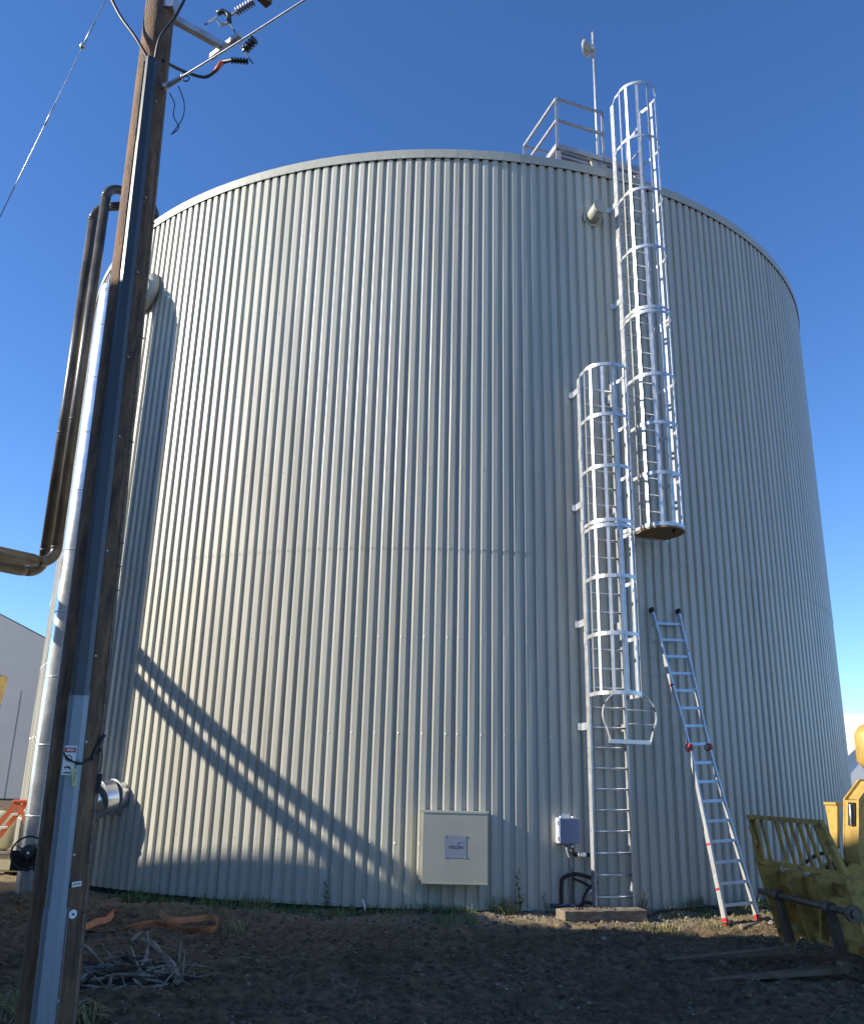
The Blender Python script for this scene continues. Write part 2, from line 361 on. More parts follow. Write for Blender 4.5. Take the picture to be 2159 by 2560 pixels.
def ring(r0, r1, z0, z1, th0, th1, n):
    m = MB(); vs = []
    for i in range(n + 1):
        t = th0 + (th1 - th0) * i / n
        for r_, z in ((r0, z0), (r1, z0), (r1, z1), (r0, z1)): vs.append((CX + r_ * math.sin(t), CY - r_ * math.cos(t), z))
    fs = [(i * 4 + k, i * 4 + 4 + k, i * 4 + 4 + (k + 1) % 4, i * 4 + (k + 1) % 4) for i in range(n) for k in range(4)]
    return m.add(vs, fs + [(0, 1, 2, 3), tuple(n * 4 + k for k in (3, 2, 1, 0))])
NS = 20
fl = ring(R + .014, R + .030, ZR - .185, ZR, .0006, 2 * math.pi / NS + .004, 10)
fl.v = [p - V((CX, CY, 0)) for p in fl.v]
fm = fl.mesh('rim_flashing'); fm.materials.append(M['flashing'])
for i in range(NS):
    o = bpy.data.objects.new('rim_flashing', fm); col.objects.link(o); o.parent = tk; o.rotation_euler = (0, 0, i * 2 * math.pi / NS); o.scale = (1 + .0002 * (i % 2), 1 + .0002 * (i % 2), 1)
ring(R - .30, R + .026, ZR - .004, ZR + .010, 0, 2 * math.pi, 160).build('rim_cap', 'flashing', tk)
rv = [(CX, CY, 14.5)] + [(CX + (R - .02) * math.sin(t), CY - (R - .02) * math.cos(t), ZR + .008) for t in [2 * math.pi * i / 96 for i in range(96)]]
MB().add(rv, [(0, 1 + i, 1 + (i + 1) % 96) for i in range(96)], True).build('roof', 'roof_grey', tk)
ring(R - .5, R - .065, -.4, ZR - .1, 0, 2 * math.pi, 120).build('inner_shell', 'blackgap', tk)
ring(R - .055, R + .011, ZR - .178, ZR - .160, 0, 2 * math.pi, 160).build('rim_gap_shade', 'blackgap', tk)  # black ring added to darken the rib gaps under the flashing
ring(R - .6, R + .06, -.5, .012, 0, 2 * math.pi, 160).build('footing', 'concrete', tk)
# rows of screw heads on the sheets
sc = MB()
def head(th, z, r_=.010, off=.004):
    n = V((math.sin(th), -math.cos(th), 0)); t = V((math.cos(th), math.sin(th), 0)); c = V((CX, CY, z)) + n * (R + off)
    ps = [c + (t * math.cos(a_) + Z * math.sin(a_)) * r_ for a_ in [math.pi * k / 3 for k in range(6)]]
    sc.add(ps + [c + n * .008], [(k, (k + 1) % 6, 6) for k in range(6)])
for i in range(NP * RB):
    th = i * pitch + .013
    if th > math.pi: th -= 2 * math.pi
    if abs(th) > 1.35: continue
    head(th + pitch * .4, ZS + .03, .010, .006); head(th, ZR - .155, .011, .032)
    if i % 2 == 0:
        for z in (1.0, 2.6, 4.1, 7.0, 8.6, 10.2, 11.8): head(th + .40 * pitch, z, .012, .0055 if z > ZS else .001)
sc.build('screw_heads', 'galv', tk)['kind'] = 'stuff'

# nozzle near the top of the wall
thn = theta_of(on_tank(1480, 545)); lf = tank_frame(thn); zn = on_tank(1480, 545).z
nz_ = thing('overflow_nozzle', 'short capped round stub sticking out of the wall under the rim', 'pipe stub', lf(0, -.05, zn))
MB().tube([lf(0, -.05, zn), lf(0, .34, zn + .02)], .135, 20).build('stub', 'flashing', nz_)
MB().tube([lf(0, .34, zn + .02), lf(0, .365, zn + .022)], .142, 20).build('cap', 'flashing', nz_)
MB().tube([lf(0, -.03, zn), lf(0, .012, zn)], .19, 20).build('collar', 'flashing', nz_)

# ================================================================== CAGED LADDERS
def caged(theta_deg, z0, z1, hoops, bars, label, rung0, doubles, extra_top=0):
    lf = tank_frame(math.radians(theta_deg)); base = lf(0, .25, z0)
    t = thing('caged_ladder', label, 'ladder', base)
    HW = .315
    for s in (-1, 1):
        r_ = MB()
        r_.hexa([lf(s * HW - .006, .19, z0), lf(s * HW + .006, .19, z0), lf(s * HW + .006, .30, z0), lf(s * HW - .006, .30, z0),
                 lf(s * HW - .006, .19, z1), lf(s * HW + .006, .19, z1), lf(s * HW + .006, .30, z1), lf(s * HW - .006, .30, z1)])
        a0, a1 = sorted((s * HW + s * .006, s * HW - s * .028))
        r_.hexa([lf(a0, .3005, z0), lf(a1, .3005, z0), lf(a1, .309, z0), lf(a0, .309, z0), lf(a0, .3005, z1), lf(a1, .3005, z1), lf(a1, .309, z1), lf(a0, .309, z1)])
        rail = r_.build('rail', 'aluw', t)
        bo = MB(); z = rung0
        while z < z1:
            bo.tube([lf(s * (HW + .006), .245, z), lf(s * (HW + .016), .245, z)], .011, 6); z += .305
        bo.build('rung_ends', 'galv', rail)['kind'] = 'stuff'
    src = None; z = rung0
    while z < min(z1, 13.55):
        if src is None: src = MB().tube([lf(-HW, .245, rung0), lf(HW, .245, rung0)], .0185, 10).build('rung', 'alu', t)
        else: inst(src, t, (0, 0, z - rung0))
        z += .305
    # hoops
    CB, CRr = .64, .375
    def path(g=0.):
        p = [(-HW - .008, .30), (-CRr + .005, .45)]
        p += [((CRr - g) * math.cos(a_), CB + (CRr - g) * math.sin(a_)) for a_ in [math.pi + .25 - (math.pi + .5) * i / 22 for i in range(23)]]
        return p + [(CRr - .005, .45), (HW + .008, .30)]
    hp = path(); hsrc = None
    zz = []
    for h in hoops: zz.append(h)
    for d_ in doubles: zz.append(d_ - .085)
    for h in zz:
        if hsrc is None:
            hsrc = MB().ribbon([lf(a_, b_, h) for a_, b_ in hp], [Z] * len(hp), .058, .008).build('hoop', 'aluw', t); h0 = h
        else: inst(hsrc, t, (0, 0, h - h0))
    zlo, zhi = min(hoops) - .02, max(hoops) + .02
    for a_ in bars:
        q = math.radians(a_); r_ = CRr - .011
        c0 = lf(r_ * math.cos(q), CB + r_ * math.sin(q), zlo); c1 = lf(r_ * math.cos(q), CB + r_ * math.sin(q), zhi)
        nn = (lf(math.cos(q), math.sin(q), 0) - lf(0, 0, 0)).normalized()
        MB().bar(c0, c1, .05, .007, nn).build('cage_bar', 'aluw', t)
    return t, lf, HW
BARS = (-8, 22, 56, 90, 124, 158, 188)
lowh = [3.233, 4.13, 5.035, 5.945, 6.866, 7.775, 8.69]
uph = [5.985, 6.873, 7.772, 8.676, 9.977, 11.22, 12.46, 13.634, 14.87]
L1, lf1, HW = caged(14.65, .205, 8.72, lowh, BARS, 'lower caged aluminium ladder standing on the concrete block', .32, (5.945,))
L2, lf2, _ = caged(19.85, 5.93, 14.88, uph, BARS, 'upper caged aluminium ladder rising above the tank rim', 6.12, (9.977,))
def brackets(t, lf, zs):
    for z in zs:
        for s in (-1, 1):
            m = MB(); a_ = s * (HW + .012)
            m.hexa([lf(a_ - .004, .005, z), lf(a_ + .004, .005, z), lf(a_ + .004, .27, z), lf(a_ - .004, .27, z), lf(a_ - .004, .005, z + .11), lf(a_ + .004, .005, z + .11), lf(a_ + .004, .27, z + .11), lf(a_ - .004, .27, z + .11)])
            b0, b1 = sorted((a_ - s * .004, a_ + s * .07))
            m.hexa([lf(b0, .003, z), lf(b1, .003, z), lf(b1, .012, z), lf(b0, .012, z), lf(b0, .003, z + .11), lf(b1, .003, z + .11), lf(b1, .012, z + .11), lf(b0, .012, z + .11)])
            m.build('bracket', 'alu', t)
brackets(L1, lf1, (2.72, 4.35, 6.35, 8.45)); brackets(L2, lf2, (6.15, 8.3, 10.4, 12.5))
# rail splice plates
for t_, lf_, zz in ((L1, lf1, (4.05, 5.9, 7.2)), (L2, lf2, (8.25, 9.85, 11.6))):
    for z in zz:
        m = MB(); a_ = -HW - .012
        m.hexa([lf_(a_ - .004, .195, z), lf_(a_ + .004, .195, z), lf_(a_ + .004, .297, z), lf_(a_ - .004, .297, z), lf_(a_ - .004, .195, z + .2), lf_(a_ + .004, .195, z + .2), lf_(a_ + .004, .297, z + .2), lf_(a_ - .004, .297, z + .2)])
        m.build('splice_plate', 'alu', t_)
# walk-through hand rails at the top of the upper ladder
for s in (1,):
    MB().ribbon([lf2(s * HW, .25, 14.60), lf2(s * (HW + .02), .05, 14.60), lf2(s * (HW + .02), -.25, 14.58)], [Z] * 3, .07, .012).build('hand_rail', 'aluw', L2)
    MB().bar(lf2(s * (HW + .02), -.25, 13.52), lf2(s * (HW + .02), -.25, 14.6), .05, .05).build('hand_rail_post', 'aluw', L2)
    MB().bar(lf2(s * (HW + .02), .24, 14.05), lf2(s * (HW + .02), -.25, 14.05), .03, .03).build('hand_rail', 'aluw', L2)
# wooden board closing the foot of the upper cage
bp_ = [(.37 * math.cos(a_), .64 + .37 * math.sin(a_)) for a_ in [math.pi - math.pi * i / 16 for i in range(17)]] + [(.33, .33), (-.33, .33)]
MB().prism([lf2(a_, b_, 5.945) for a_, b_ in bp_], (0, 0, -.022)).build('foot_board', 'ply', L2)
MB().bar(lf2(-.62, .32, 5.93), lf2(.34, .32, 5.93), .02, .09).build('board_angle', 'aluw', L2)
MB().tube([lf2(.06, .90, 5.92), lf2(.06, .90, 5.86)], .03, 8).build('caster_stop', 'black', L2)
# round gate hanging below the lower cage
gt = MB(); ga, gb_, gz = .29, .40, 2.55
gp = [(-.34, .0)] + [(.46 * math.cos(a_), .40 + .385 * math.sin(a_)) for a_ in [math.pi * 1.16 - math.pi * 1.32 * i / 24 for i in range(25)]] + [(.34, .0)]
gate = thing('ladder_gate', 'round hooped gate hung open below the lower ladder cage', 'gate', lf1(ga, gb_, gz))
nrm1 = (lf1(0, 1, 0) - lf1(0, 0, 0)).normalized()
MB().ribbon([lf1(ga + x, gb_ + .05, gz + y) for x, y in gp], [nrm1] * len(gp), .05, .009).build('hoop', 'aluw', gate)
MB().bar(lf1(ga - .36, gb_ + .02, gz), lf1(ga + .36, gb_ + .02, gz), .012, .06).build('hinge_bar', 'alu', gate)
for y in (.27, .48): MB().tube([lf1(ga - .02 - .32 * 0, gb_ + .05, gz + y), lf1(ga + .44, gb_ + .05, gz + y)], .008, 6).build('cross_rod', 'alu', gate)
MB().bar(lf1(HW, .30, gz), lf1(HW, gb_ + .03, gz), .03, .06).build('hinge', 'alu', gate)

# concrete / timber block below the ladder
pb = at_z(1388, 2263, .20); pe = at_z(1610, 2261, .20)
blk = thing('foot_block', 'weathered timber baulk under the ladder rails', 'block', V((2.66, 13.70, .02)))
ex = V((math.cos(math.radians(15)), math.sin(math.radians(15)), 0)); ey = V((-ex.y, ex.x, 0))
m = MB(); nS = 14
bv_ = []; 
for i in range(nS + 1):
    s_ = -.73 + 1.26 * i / nS
    for (d_, z) in ((-.16, -.03), (.16, -.03), (.16, .195), (.12, .205), (-.14, .205), (-.16, .19)):
        bv_.append(V((2.66, 13.64, 0)) + ex * (s_ + .01 * (rnd() - .5)) + ey * (d_ + .006 * (rnd() - .5)) + Z * (z + .010 * (rnd() - .5)))
bf = [(i * 6 + k, i * 6 + 6 + k, i * 6 + 6 + (k + 1) % 6, i * 6 + (k + 1) % 6) for i in range(nS) for k in range(6)] + [(5, 4, 3, 2, 1, 0), tuple(nS * 6 + k for k in range(6))]
m.add(bv_, [tuple(reversed(f)) for f in bf]).build('baulk', 'timber', blk)
dm_ = MB()
for i in range(34):
    c_ = V((2.66, 13.64, .205)) + ex * ru(-.62, .1) + ey * ru(-.12, .10); r_ = ru(.012, .035)
    dm_.add([c_ + V((ru(-1, 1), ru(-1, 1), 0)).normalized() * r_ * ru(.8, 1.3) for _ in range(5)] + [c_ + Z * r_ * ru(.5, 1.1)], [(k, (k + 1) % 5, 5) for k in range(5)])
dm_.build('crumbs', 'clod', blk)['kind'] = 'stuff'

# ================================================================== ROOF PLATFORM
lp = tank_frame(math.radians(19.85))
zf = 13.86
pf = thing('roof_platform', 'steel platform with guard rails on the tank roof beside the ladder', 'platform', lp(-.45, -.7, ZR))
def P_(a, b, z): return lp(a, b, z)
A0, A1, B0, B1 = -1.40, .52, -1.50, -.06
fr = MB()
for p, q in (((A0, B1), (A1, B1)), ((A0, B0), (A1, B0)), ((A0, B0), (A0, B1)), ((A1, B0), (A1, B1))):
    fr.bar(P_(*p, zf - .06), P_(*q, zf - .06), .05, .12)
fr.build('frame', 'railgrey', pf)
for i in range(12):
    b_ = B0 + .06 + (B1 - B0 - .12) * i / 11
    MB().bar(P_(A0 + .03, b_, zf - .015), P_(A1 - .03, b_, zf - .015), .07, .03).build('grating_plank', 'railgrey', pf)
for a_ in (A0 + .05, -.45, A1 - .05):
    for b_ in (B1 - .05, B0 + .1):
        MB().bar(P_(a_, b_, ZR - .02), P_(a_, b_, zf - .12), .09, .09).build('leg', 'railgrey', pf)
HP = 1.07
def post(a, b): MB().bar(P_(a, b, zf - .1), P_(a, b, zf + HP), .05, .05).build('post', 'railgrey', pf)
for a_, b_ in ((A0, B1 + .01), (-.36, B1 + .01), (A0, B0), (A1, B0), (-.44, B0)): post(a_, b_)
for z in (zf + HP, zf + .55):
    for p, q in (((A0, B1 + .01), (-.36, B1 + .01)), ((A0, B0), (A0, B1 + .01)), ((A0, B0), (A1, B0))):
        MB().bar(P_(*p, z), P_(*q, z), .045, .05).build('rail', 'railgrey', pf)
for a_ in (-.62, -.42):
    MB().prism([P_(a_, B1 - .02, zf - .12), P_(a_, B1 - .32, zf - .12), P_(a_, B1 - .02, ZR + .02)], lp(.14, 0, 0) - lp(0, 0, 0)).build('gusset', 'flashing', pf)
vt = thing('roof_vent', 'small white capped vent pipe under the roof platform', 'vent', P_(-1.15, -.35, ZR))
MB().tube([P_(-1.15, -.35, ZR - .05), P_(-1.15, -.35, ZR + .14), P_(-1.15, -.35, ZR + .20), P_(-1.15, -.35, ZR + .22)], [.13, .13, .08, .02], 16).build('dome', 'flashing', vt)
vt2 = thing('roof_valve', 'small cream relief valve beside the roof vent', 'valve', P_(-.90, -.30, ZR))
MB().tube([P_(-.90, -.30, ZR - .03), P_(-.90, -.30, ZR + .06), P_(-.90, -.30, ZR + .08), P_(-.90, -.30, ZR + .13), P_(-.90, -.30, ZR + .18), P_(-.90, -.30, ZR + .2)], [.06, .055, .035, .06, .05, .02], 12).build('body', 'cream', vt2)
# mast with dish
mb_ = at_y(1493, 385, 14.62); mt_ = at_y(1481, 81, 14.62)
mast = thing('antenna_mast', 'slim white mast with a dish antenna above the roof platform', 'antenna', V((mb_.x, 14.62, ZR)))
MB().tube([V((mb_.x + .01, 14.62, ZR - .02)), V((mt_.x, 14.62, mt_.z))], .028, 10).build('pole', 'aluw', mast)
dc = at_y(1467, 120, 14.60)
ds = MB(); ax = V((-.80, .58, .12)).normalized(); u_ = ax.orthogonal().normalized(); w_ = ax.cross(u_)
vs = []; fs = []
for i, (r_, h_) in enumerate(((.0, -.08), (.08, -.07), (.13, -.045), (.165, -.01), (.19, .03), (.185, .035), (.16, -.004), (.12, -.038))):
    for k in range(24): vs.append(dc + ax * h_ + (u_ * math.cos(k * math.pi / 12) + w_ * math.sin(k * math.pi / 12)) * max(r_, .002))
fs = [(i * 24 + k, i * 24 + (k + 1) % 24, i * 24 + 24 + (k + 1) % 24, i * 24 + 24 + k) for i in range(7) for k in range(24)]
ds.add(vs, fs, True).build('dish', 'flashing', mast)
mp_ = V((mt_.x + .004, 14.62, dc.z))
MB().tube([dc - ax * .07, dc - ax * .07 + (mp_ - dc + ax * .07) * .9], .05, 10).build('radio_housing', 'white', mast)
MB().box(mp_ + V((.0, 0, -.02)), (.10, .09, .09)).build('clamp', 'galv', mast)

# ================================================================== BOXES ON THE WALL
c0, c1 = on_tank(1058.8, 2031, .35), on_tank(1216.4, 2211, .35)
thb = theta_of((c0 + c1) / 2); lb = tank_frame(thb); hw = .475; zb0, zb1 = c1.z, c0.z
bx = thing('cover_box', 'large square beige cover box with a small plate on the tank wall', 'box', lb(0, 0, zb0))
axs = ((lb(1, 0, 0) - lb(0, 0, 0)), (lb(0, 1, 0) - lb(0, 0, 0)), Z)
MB().box(lb(0, .165, (zb0 + zb1) / 2), (2 * hw, .37, zb1 - zb0), axs).build('body', 'panelbox', bx)
MB().box(lb(0, .348, zb1 + .004), (2 * hw + .008, .016, .022), axs).build('trim', 'panelbox', bx)
MB().box(lb(0, .349, zb0 - .003), (2 * hw + .008, .014, .018), axs).build('trim', 'panelbox', bx)
MB().box(lb(0, .02, zb1 + .012), (2 * hw + .1, .05, .022), axs).build('flange', 'panelbox', bx)
MB().box(lb(-hw - .022, .02, (zb0 + zb1) / 2), (.044, .05, zb1 - zb0), axs).build('flange', 'panelbox', bx)
pl = MB().box(lb(.005, .3505, (zb0 + zb1) / 2 + .015), (.32, .005, .31), axs).build('plate', 'label', bx)
zc_ = (zb0 + zb1) / 2
MB().ribbon([lb(.07 + .045 * math.cos(a_), .3545, zc_ + .055 + .035 * math.sin(a_)) for a_ in [.2 + i * .4 for i in range(10)]], [axs[1]] * 10, .003, .010).build('emblem', 'glyph_pale', pl)
for i in range(6):
    x_ = -.085 + i * .036
    g = MB().bar(lb(x_, .3545, zc_ - .005), lb(x_, .3545, zc_ + .028), .006, .002)
    for zz in ((zc_ + .028,), (zc_ - .005, zc_ + .028), (zc_ - .005,), (zc_ - .005,), (zc_ + .012, zc_ + .028), (zc_ - .005, zc_ + .012))[i]:
        g.bar(lb(x_, .3545, zz), lb(x_ + .024, .3545, zz), .002, .006)
    g.build('glyph', 'glyph', pl)
for a_, z in ((-.15, .16), (.15, .16), (-.15, -.13), (.15, -.13)):
    MB().tube([lb(a_ + .005, .352, zc_ + z), lb(a_ + .005, .357, zc_ + z)], .011, 8).build('bolt', 'galv', pl)
for k in range(4):
    MB().tube([lb(-hw - .045, .03, zb0 + .08 + k * .27), lb(-hw - .058, .03, zb0 + .08 + k * .27)], .012, 6).build('screw', 'galv', bx)

j0, j1 = on_tank(1398, 2048, .17), on_tank(1450, 2108, .17)
thj = theta_of((j0 + j1) / 2); lj = tank_frame(thj); jx = ((lj(1, 0, 0) - lj(0, 0, 0)), (lj(0, 1, 0) - lj(0, 0, 0)), Z)
zj = (j0.z + j1.z) / 2
jb = thing('junction_box', 'small grey hinged junction box beside the lower ladder', 'box', lj(0, 0, zj - .18))
MB().bevbox(lj(0, .06, zj), (.33, .13, .36), .012, jx).build('case', 'white', jb)
MB().bevbox(lj(.004, .148, zj), (.34, .045, .37), .014, jx).build('lid', 'greyplastic', jb)
for z in (-.11, .11): MB().box(lj(-.178, .13, zj + z), (.018, .05, .06), jx).build('hinge', 'white', jb)
for a_ in (-.1, .09): MB().box(lj(a_, .09, zj + .197), (.05, .06, .02), jx).build('latch', 'white', jb)
MB().box(lj(0, .004, zj), (.12, .02, .50), jx).build('mounting_strap', 'galv', jb)
# conduits below the junction box
cd = thing('conduit_hose', 'black flexible conduits and fittings below the junction box', 'conduit', lj(0, .1, 0))
zz = zj - .19
MB().tube([lj(.05, .10, zz), lj(.05, .10, zz - .06)], .032, 10).build('gland', 'galv', cd)
MB().tube([lj(.05, .10, zz - .06), lj(.055, .105, zz - .11), lj(.09, .11, zz - .14), lj(.13, .11, zz - .145)], .034, 10).build('elbow', 'black', cd)
MB().tube([lj(.13, .11, zz - .145), lj(.155, .11, zz - .145)], .036, 10).build('collar', 'white', cd)
MB().tube([lj(.165, .11, zz - .145), lj(.26, .11, zz - .147)], .034, 10).build('coupling', 'white', cd)
MB().tube([lj(.155, .11, zz - .145), lj(.34, .11, zz - .15), lj(.38, .12, zz - .18), lj(.385, .12, zz - .3)], .026, 10).build('pipe', 'black', cd)
MB().tube([lj(-.02, .08, zz), lj(-.02, .08, zz - .08), lj(.02, .08, zz - .2), lj(.03, .08, .05)], .020, 8).build('rod', 'galvdull', cd)
def hose(pts, r, name='hose', m='black'):
    ps = [V(p) for p in pts]; out = []
    for i in range(len(ps) - 1):
        p0, p1, p2, p3 = ps[max(i - 1, 0)], ps[i], ps[i + 1], ps[min(i + 2, len(ps) - 1)]
        for k in range(8):
            t = k / 8; out.append(.5 * ((2 * p1) + (p2 - p0) * t + (2 * p0 - 5 * p1 + 4 * p2 - p3) * t * t + (3 * p1 - p0 - 3 * p2 + p3) * t ** 3))
    out.append(ps[-1]); return MB().tube(out, r, 8)
hose([lj(-.12, .08, .03), lj(-.12, .08, .45), lj(-.08, .08, .57), lj(.08, .09, .62), lj(.24, .12, .60), lj(.40, .15, .55)], .028).build('hose', 'black', cd)
hose([lj(.04, .07, .03), lj(.04, .07, .5), lj(.03, .07, .7)], .026).build('hose', 'black', cd)
hose([lj(.05, .10, .56), lj(.18, .11, .52), lj(.30, .13, .45), lj(.34, .14, .35)], .018).build('hose', 'black', cd)
hose([lj(.42, .17, .52), lj(.28, .17, .44), lj(.18, .17, .28), lj(.15, .16, .05)], .020).build('hose', 'black', cd)
hose([lj(.10, .14, .16), lj(.22, .15, .24), lj(.34, .15, .20), lj(.36, .15, .03)], .022).build('hose', 'black', cd)
MB().tube([lj(-.30, .10, .19), lj(.12, .12, .175)], .028, 8).build('pipe', 'riser', cd)
for a_ in (-.10, .04): MB().tube([lj(a_ - .04, .105 + a_ * .04, .184), lj(a_ + .04, .107 + a_ * .04, .181)], .033, 10).build('clip', 'greyplastic', cd)
for a_, z in ((.33, .46), (.31, .40), (.35, .36)): MB().bevbox(lj(a_, .16, z), (.035, .03, .045), .006, jx).build('clip', 'white', cd)

# ================================================================== LEANING LADDER
FL, FR = V((4.31, 13.52, .01)), V((4.86, 13.74, .06))
TL, TR = on_tank(1621, 1514, .04), on_tank(1697, 1521, .04)
fc, tc = (FL + FR) / 2, (TL + TR) / 2; lat = ((FR - FL).normalized() + (TR - TL).normalized()).normalized()
ll = thing('extension_ladder', 'aluminium multi-position ladder with red joints leaning on the tank', 'ladder', fc)
def cpt(f): return fc + (tc - fc) * f
def hw_(f):
    if f < .50: return .295 + (.185 - .295) * (f / .50)
    return .185 + (.275 - .185) * ((f - .50) / .5)
upl = lat.cross((tc - fc).normalized()).normalized()
def rp(s, f, o=0.): return cpt(f) + lat * s * hw_(f) + upl * o
for s in (-1, 1):
    MB().bar(rp(s, .012), rp(s, .265), .036, .088, upl).build('outer_rail', 'alu', ll)
    MB().bar(rp(s, .20, .004), rp(s, .505, .004), .030, .070, upl).build('inner_rail', 'alu', ll)
    MB().bar(rp(s, .525, .004), rp(s, .76, .004), .030, .070, upl).build('inner_rail', 'alu', ll)
    MB().bar(rp(s, .70), rp(s, .985), .036, .080, upl).build('outer_rail', 'alu', ll)
    MB().tube([rp(s, .515) - lat * .035 * 1, rp(s, .515) + lat * .035], .062, 14).build('hinge', 'red', ll)
    MB().tube([rp(s, .515) - lat * .042, rp(s, .515) + lat * .042], .036, 12).build('hinge_cap', 'galv', ll)
    MB().bevbox(rp(s, .985), (.05, .10, .09), .012, (lat, upl, lat.cross(upl))).build('end_cap', 'black', ll)
    MB().bevbox(rp(s, .012), (.06, .10, .11), .014, (lat, upl, lat.cross(upl))).build('foot', 'red', ll)
    for f in ((.10, .225, .72) if s < 0 else (.165, .84)): MB().bevbox(rp(s, f) + lat * s * .004, (.042, .085, .035), .008, (lat, upl, lat.cross(upl))).build('joint', 'red', ll)
for i in range(16):
    f = .055 + i * .0588
    w = hw_(f) - .012
    MB().bar(cpt(f) - lat * w, cpt(f) + lat * w, .045, .022, upl).build('rung', 'alu', ll)
# rusty pipe length, stones at the foot of the ladder
rp_ = at_z(1850, 2318, .05); rq = at_z(1932, 2305, .06)
tag(MB().tube([rp_, rp_ + (rq - rp_).normalized() * .62], .032, 12).build('pipe_offcut', 'timber'), 'short rusty pipe offcut lying by the ladder foot', 'pipe')
tag(MB().tube([at_z(1800, 2310, .07), at_z(1862, 2304, .07)], .014, 8).build('thin_rod', 'timber'), 'thin dark rod lying behind the ladder foot', 'rod')
hh = hose([V((3.2, 13.95, .06)), V((3.55, 14.05, .13)), V((3.95, 14.05, .20)), V((4.3, 14.25, .20)), V((4.65, 14.3, .10)), V((5.0, 14.5, .06))], .018)
tag(hh.build('garden_hose', 'black'), 'black hose lying along the foot of the tank behind the leaning ladder', 'hose')

# ================================================================== UTILITY POLE
PB, PT = V((-2.642, 7.0, -.2)), V((-2.969, 7.0, 11.6))
def pax(z): return PB + (PT - PB) * ((z + .2) / 11.8)
def prd(z): return .205 - .0065 * z
up_ = thing('utility_pole', 'tall dark wooden utility pole with a cable guard up its face', 'utility pole', V((-2.606, 7.0, 0)))
pm = MB(); zs = [-.3 + 12 * i / 60 for i in range(61)]; vs = []
for i, z in enumerate(zs):
    c_ = pax(z)
    for k in range(36):
        a_ = 2 * math.pi * k / 36
        r_ = prd(z) * (1 + .012 * noise.noise(V((math.cos(a_) * 2.5, math.sin(a_) * 2.5, z * .5))) + .010 * noise.noise(V((math.cos(a_) * 9, math.sin(a_) * 9, z * .35))))
        vs.append(c_ + V((math.cos(a_) * r_, math.sin(a_) * r_, 0)))
pm.add(vs, [(i * 36 + k, i * 36 + (k + 1) % 36, i * 36 + 36 + (k + 1) % 36, i * 36 + 36 + k) for i in range(60) for k in range(36)] + [tuple(60 * 36 + k for k in range(36))], True)
pm.build('shaft', 'pole', up_)
# cable guards: rounded U sections on the camera side
GN = V((.335, -.942, 0)).normalized(); GT = V((-GN.y, GN.x, 0))          # guards face up the path
def gpos(z, x, d): return pax(z) + GT * (gx(z) + x) + GN * (math.sqrt(max(prd(z) ** 2 - gx(z) ** 2, .001)) * .93 + d)
def guard(z0, z1, w, dp, m, name, fl=.012):
    g = MB(); vs = []; pr = [(-w / 2 - fl, 0), (-w / 2, 0), (-w / 2 + .004, dp * .72), (-w * .30, dp), (w * .22, dp), (w / 2 - .006, dp * .60), (w / 2, 0), (w / 2 + fl, 0)]
    for z in (z0, z1):
        for x, d_ in pr: vs.append(gpos(z, x, d_))
        for x, d_ in pr: vs.append(gpos(z, x * .96, d_ - .012 - (.03 if d_ == 0 else 0)))
    fs = [(k, k + 1, 16 + k + 1, 16 + k) for k in range(7)] + [(8 + k + 1, 8 + k, 24 + k, 24 + k + 1) for k in range(7)] + [(k + 1, k, 8 + k, 8 + k + 1) for k in range(7)] + [(16 + k, 17 + k, 25 + k, 24 + k) for k in range(7)]
    fs += [(0, 16, 24, 8), (7, 15, 31, 23)]
    return g.add(vs, fs).build(name, m, up_)
def gx(z): return -.008 - .0010 * z
guard(-.1, .95, .150, .10, 'galvdull', 'cable_guard')
guard(.93, 2.47, .138, .09, 'galvdull', 'cable_guard')
guard(2.44, 5.05, .134, .10, 'riser', 'cable_guard')
guard(5.02, 7.55, .126, .094, 'riser', 'cable_guard')
guard(7.52, 8.55, .120, .088, 'riser', 'cable_guard')
for z in (.35, 1.3, 2.1, 2.75, 3.6, 4.6, 5.35, 6.2, 7.0, 8.1):
    c_ = gpos(z, .080, 0); MB().tube([c_, c_ + GN * .014], .009, 6).build('lag_bolt', 'galv', up_)
# warning sticker, tags
def front(z, x): return gpos(z, x, .094)
sg = thing('warning_sticker', 'white warning sticker with red heading on the cable guard', 'sticker', front(1.96, -.025))
GA = (GT, -GN, Z)
MB().box(front(1.96, -.025), (.085, .004, .21), GA).build('sheet', 'white', sg)
MB().box(front(2.035, -.025) + GN * .004, (.078, .004, .036), GA).build('heading', 'signred', sg)
for i in range(5): MB().box(front(2.035, -.045 + i * .0105) + GN * .0065, (.006, .002, .018), GA).build('letter', 'white', sg)
MB().ribbon([front(1.975, -.03) + GT * .022 * math.cos(a_) + GN * .005 + Z * .022 * math.sin(a_) for a_ in [i * .4 for i in range(17)]], [GN] * 17, .003, .005).build('symbol', 'signblack', sg)
MB().ribbon([front(1.905, -.03) + GT * (-.022 + .011 * i) + GN * .005 + Z * .010 * math.sin(i * .9) for i in range(5)], [GN] * 5, .003, .012).build('symbol', 'signblack', sg)
MB().box(front(1.872, -.03) + GN * .004, (.05, .003, .008), GA).build('text_line', 'signblack', sg)
tgp = front(1.84, .022) + GN * .022
tg = thing('hanging_tag', 'pale yellow plastic tag hanging from a wire on the cable guard', 'tag', tgp)
MB().bevbox(tgp, (.034, .004, .125), .002, ((GT + Z * .17).normalized(), -GN, (Z - GT * .17).normalized())).build('plate', 'tag', tg)
for k in range(4): MB().box(tgp + GN * .004 + GT * (.004 - .0015 * k) + Z * (.03 - k * .02), (.008, .002, .010), GA).build('mark', 'glyph', tg)
hose([tgp + V((-.01, .0, .06)), tgp + V((0, .0, .10)), tgp + V((.018, .004, .125))], .002).build('loop', 'cable', tg)
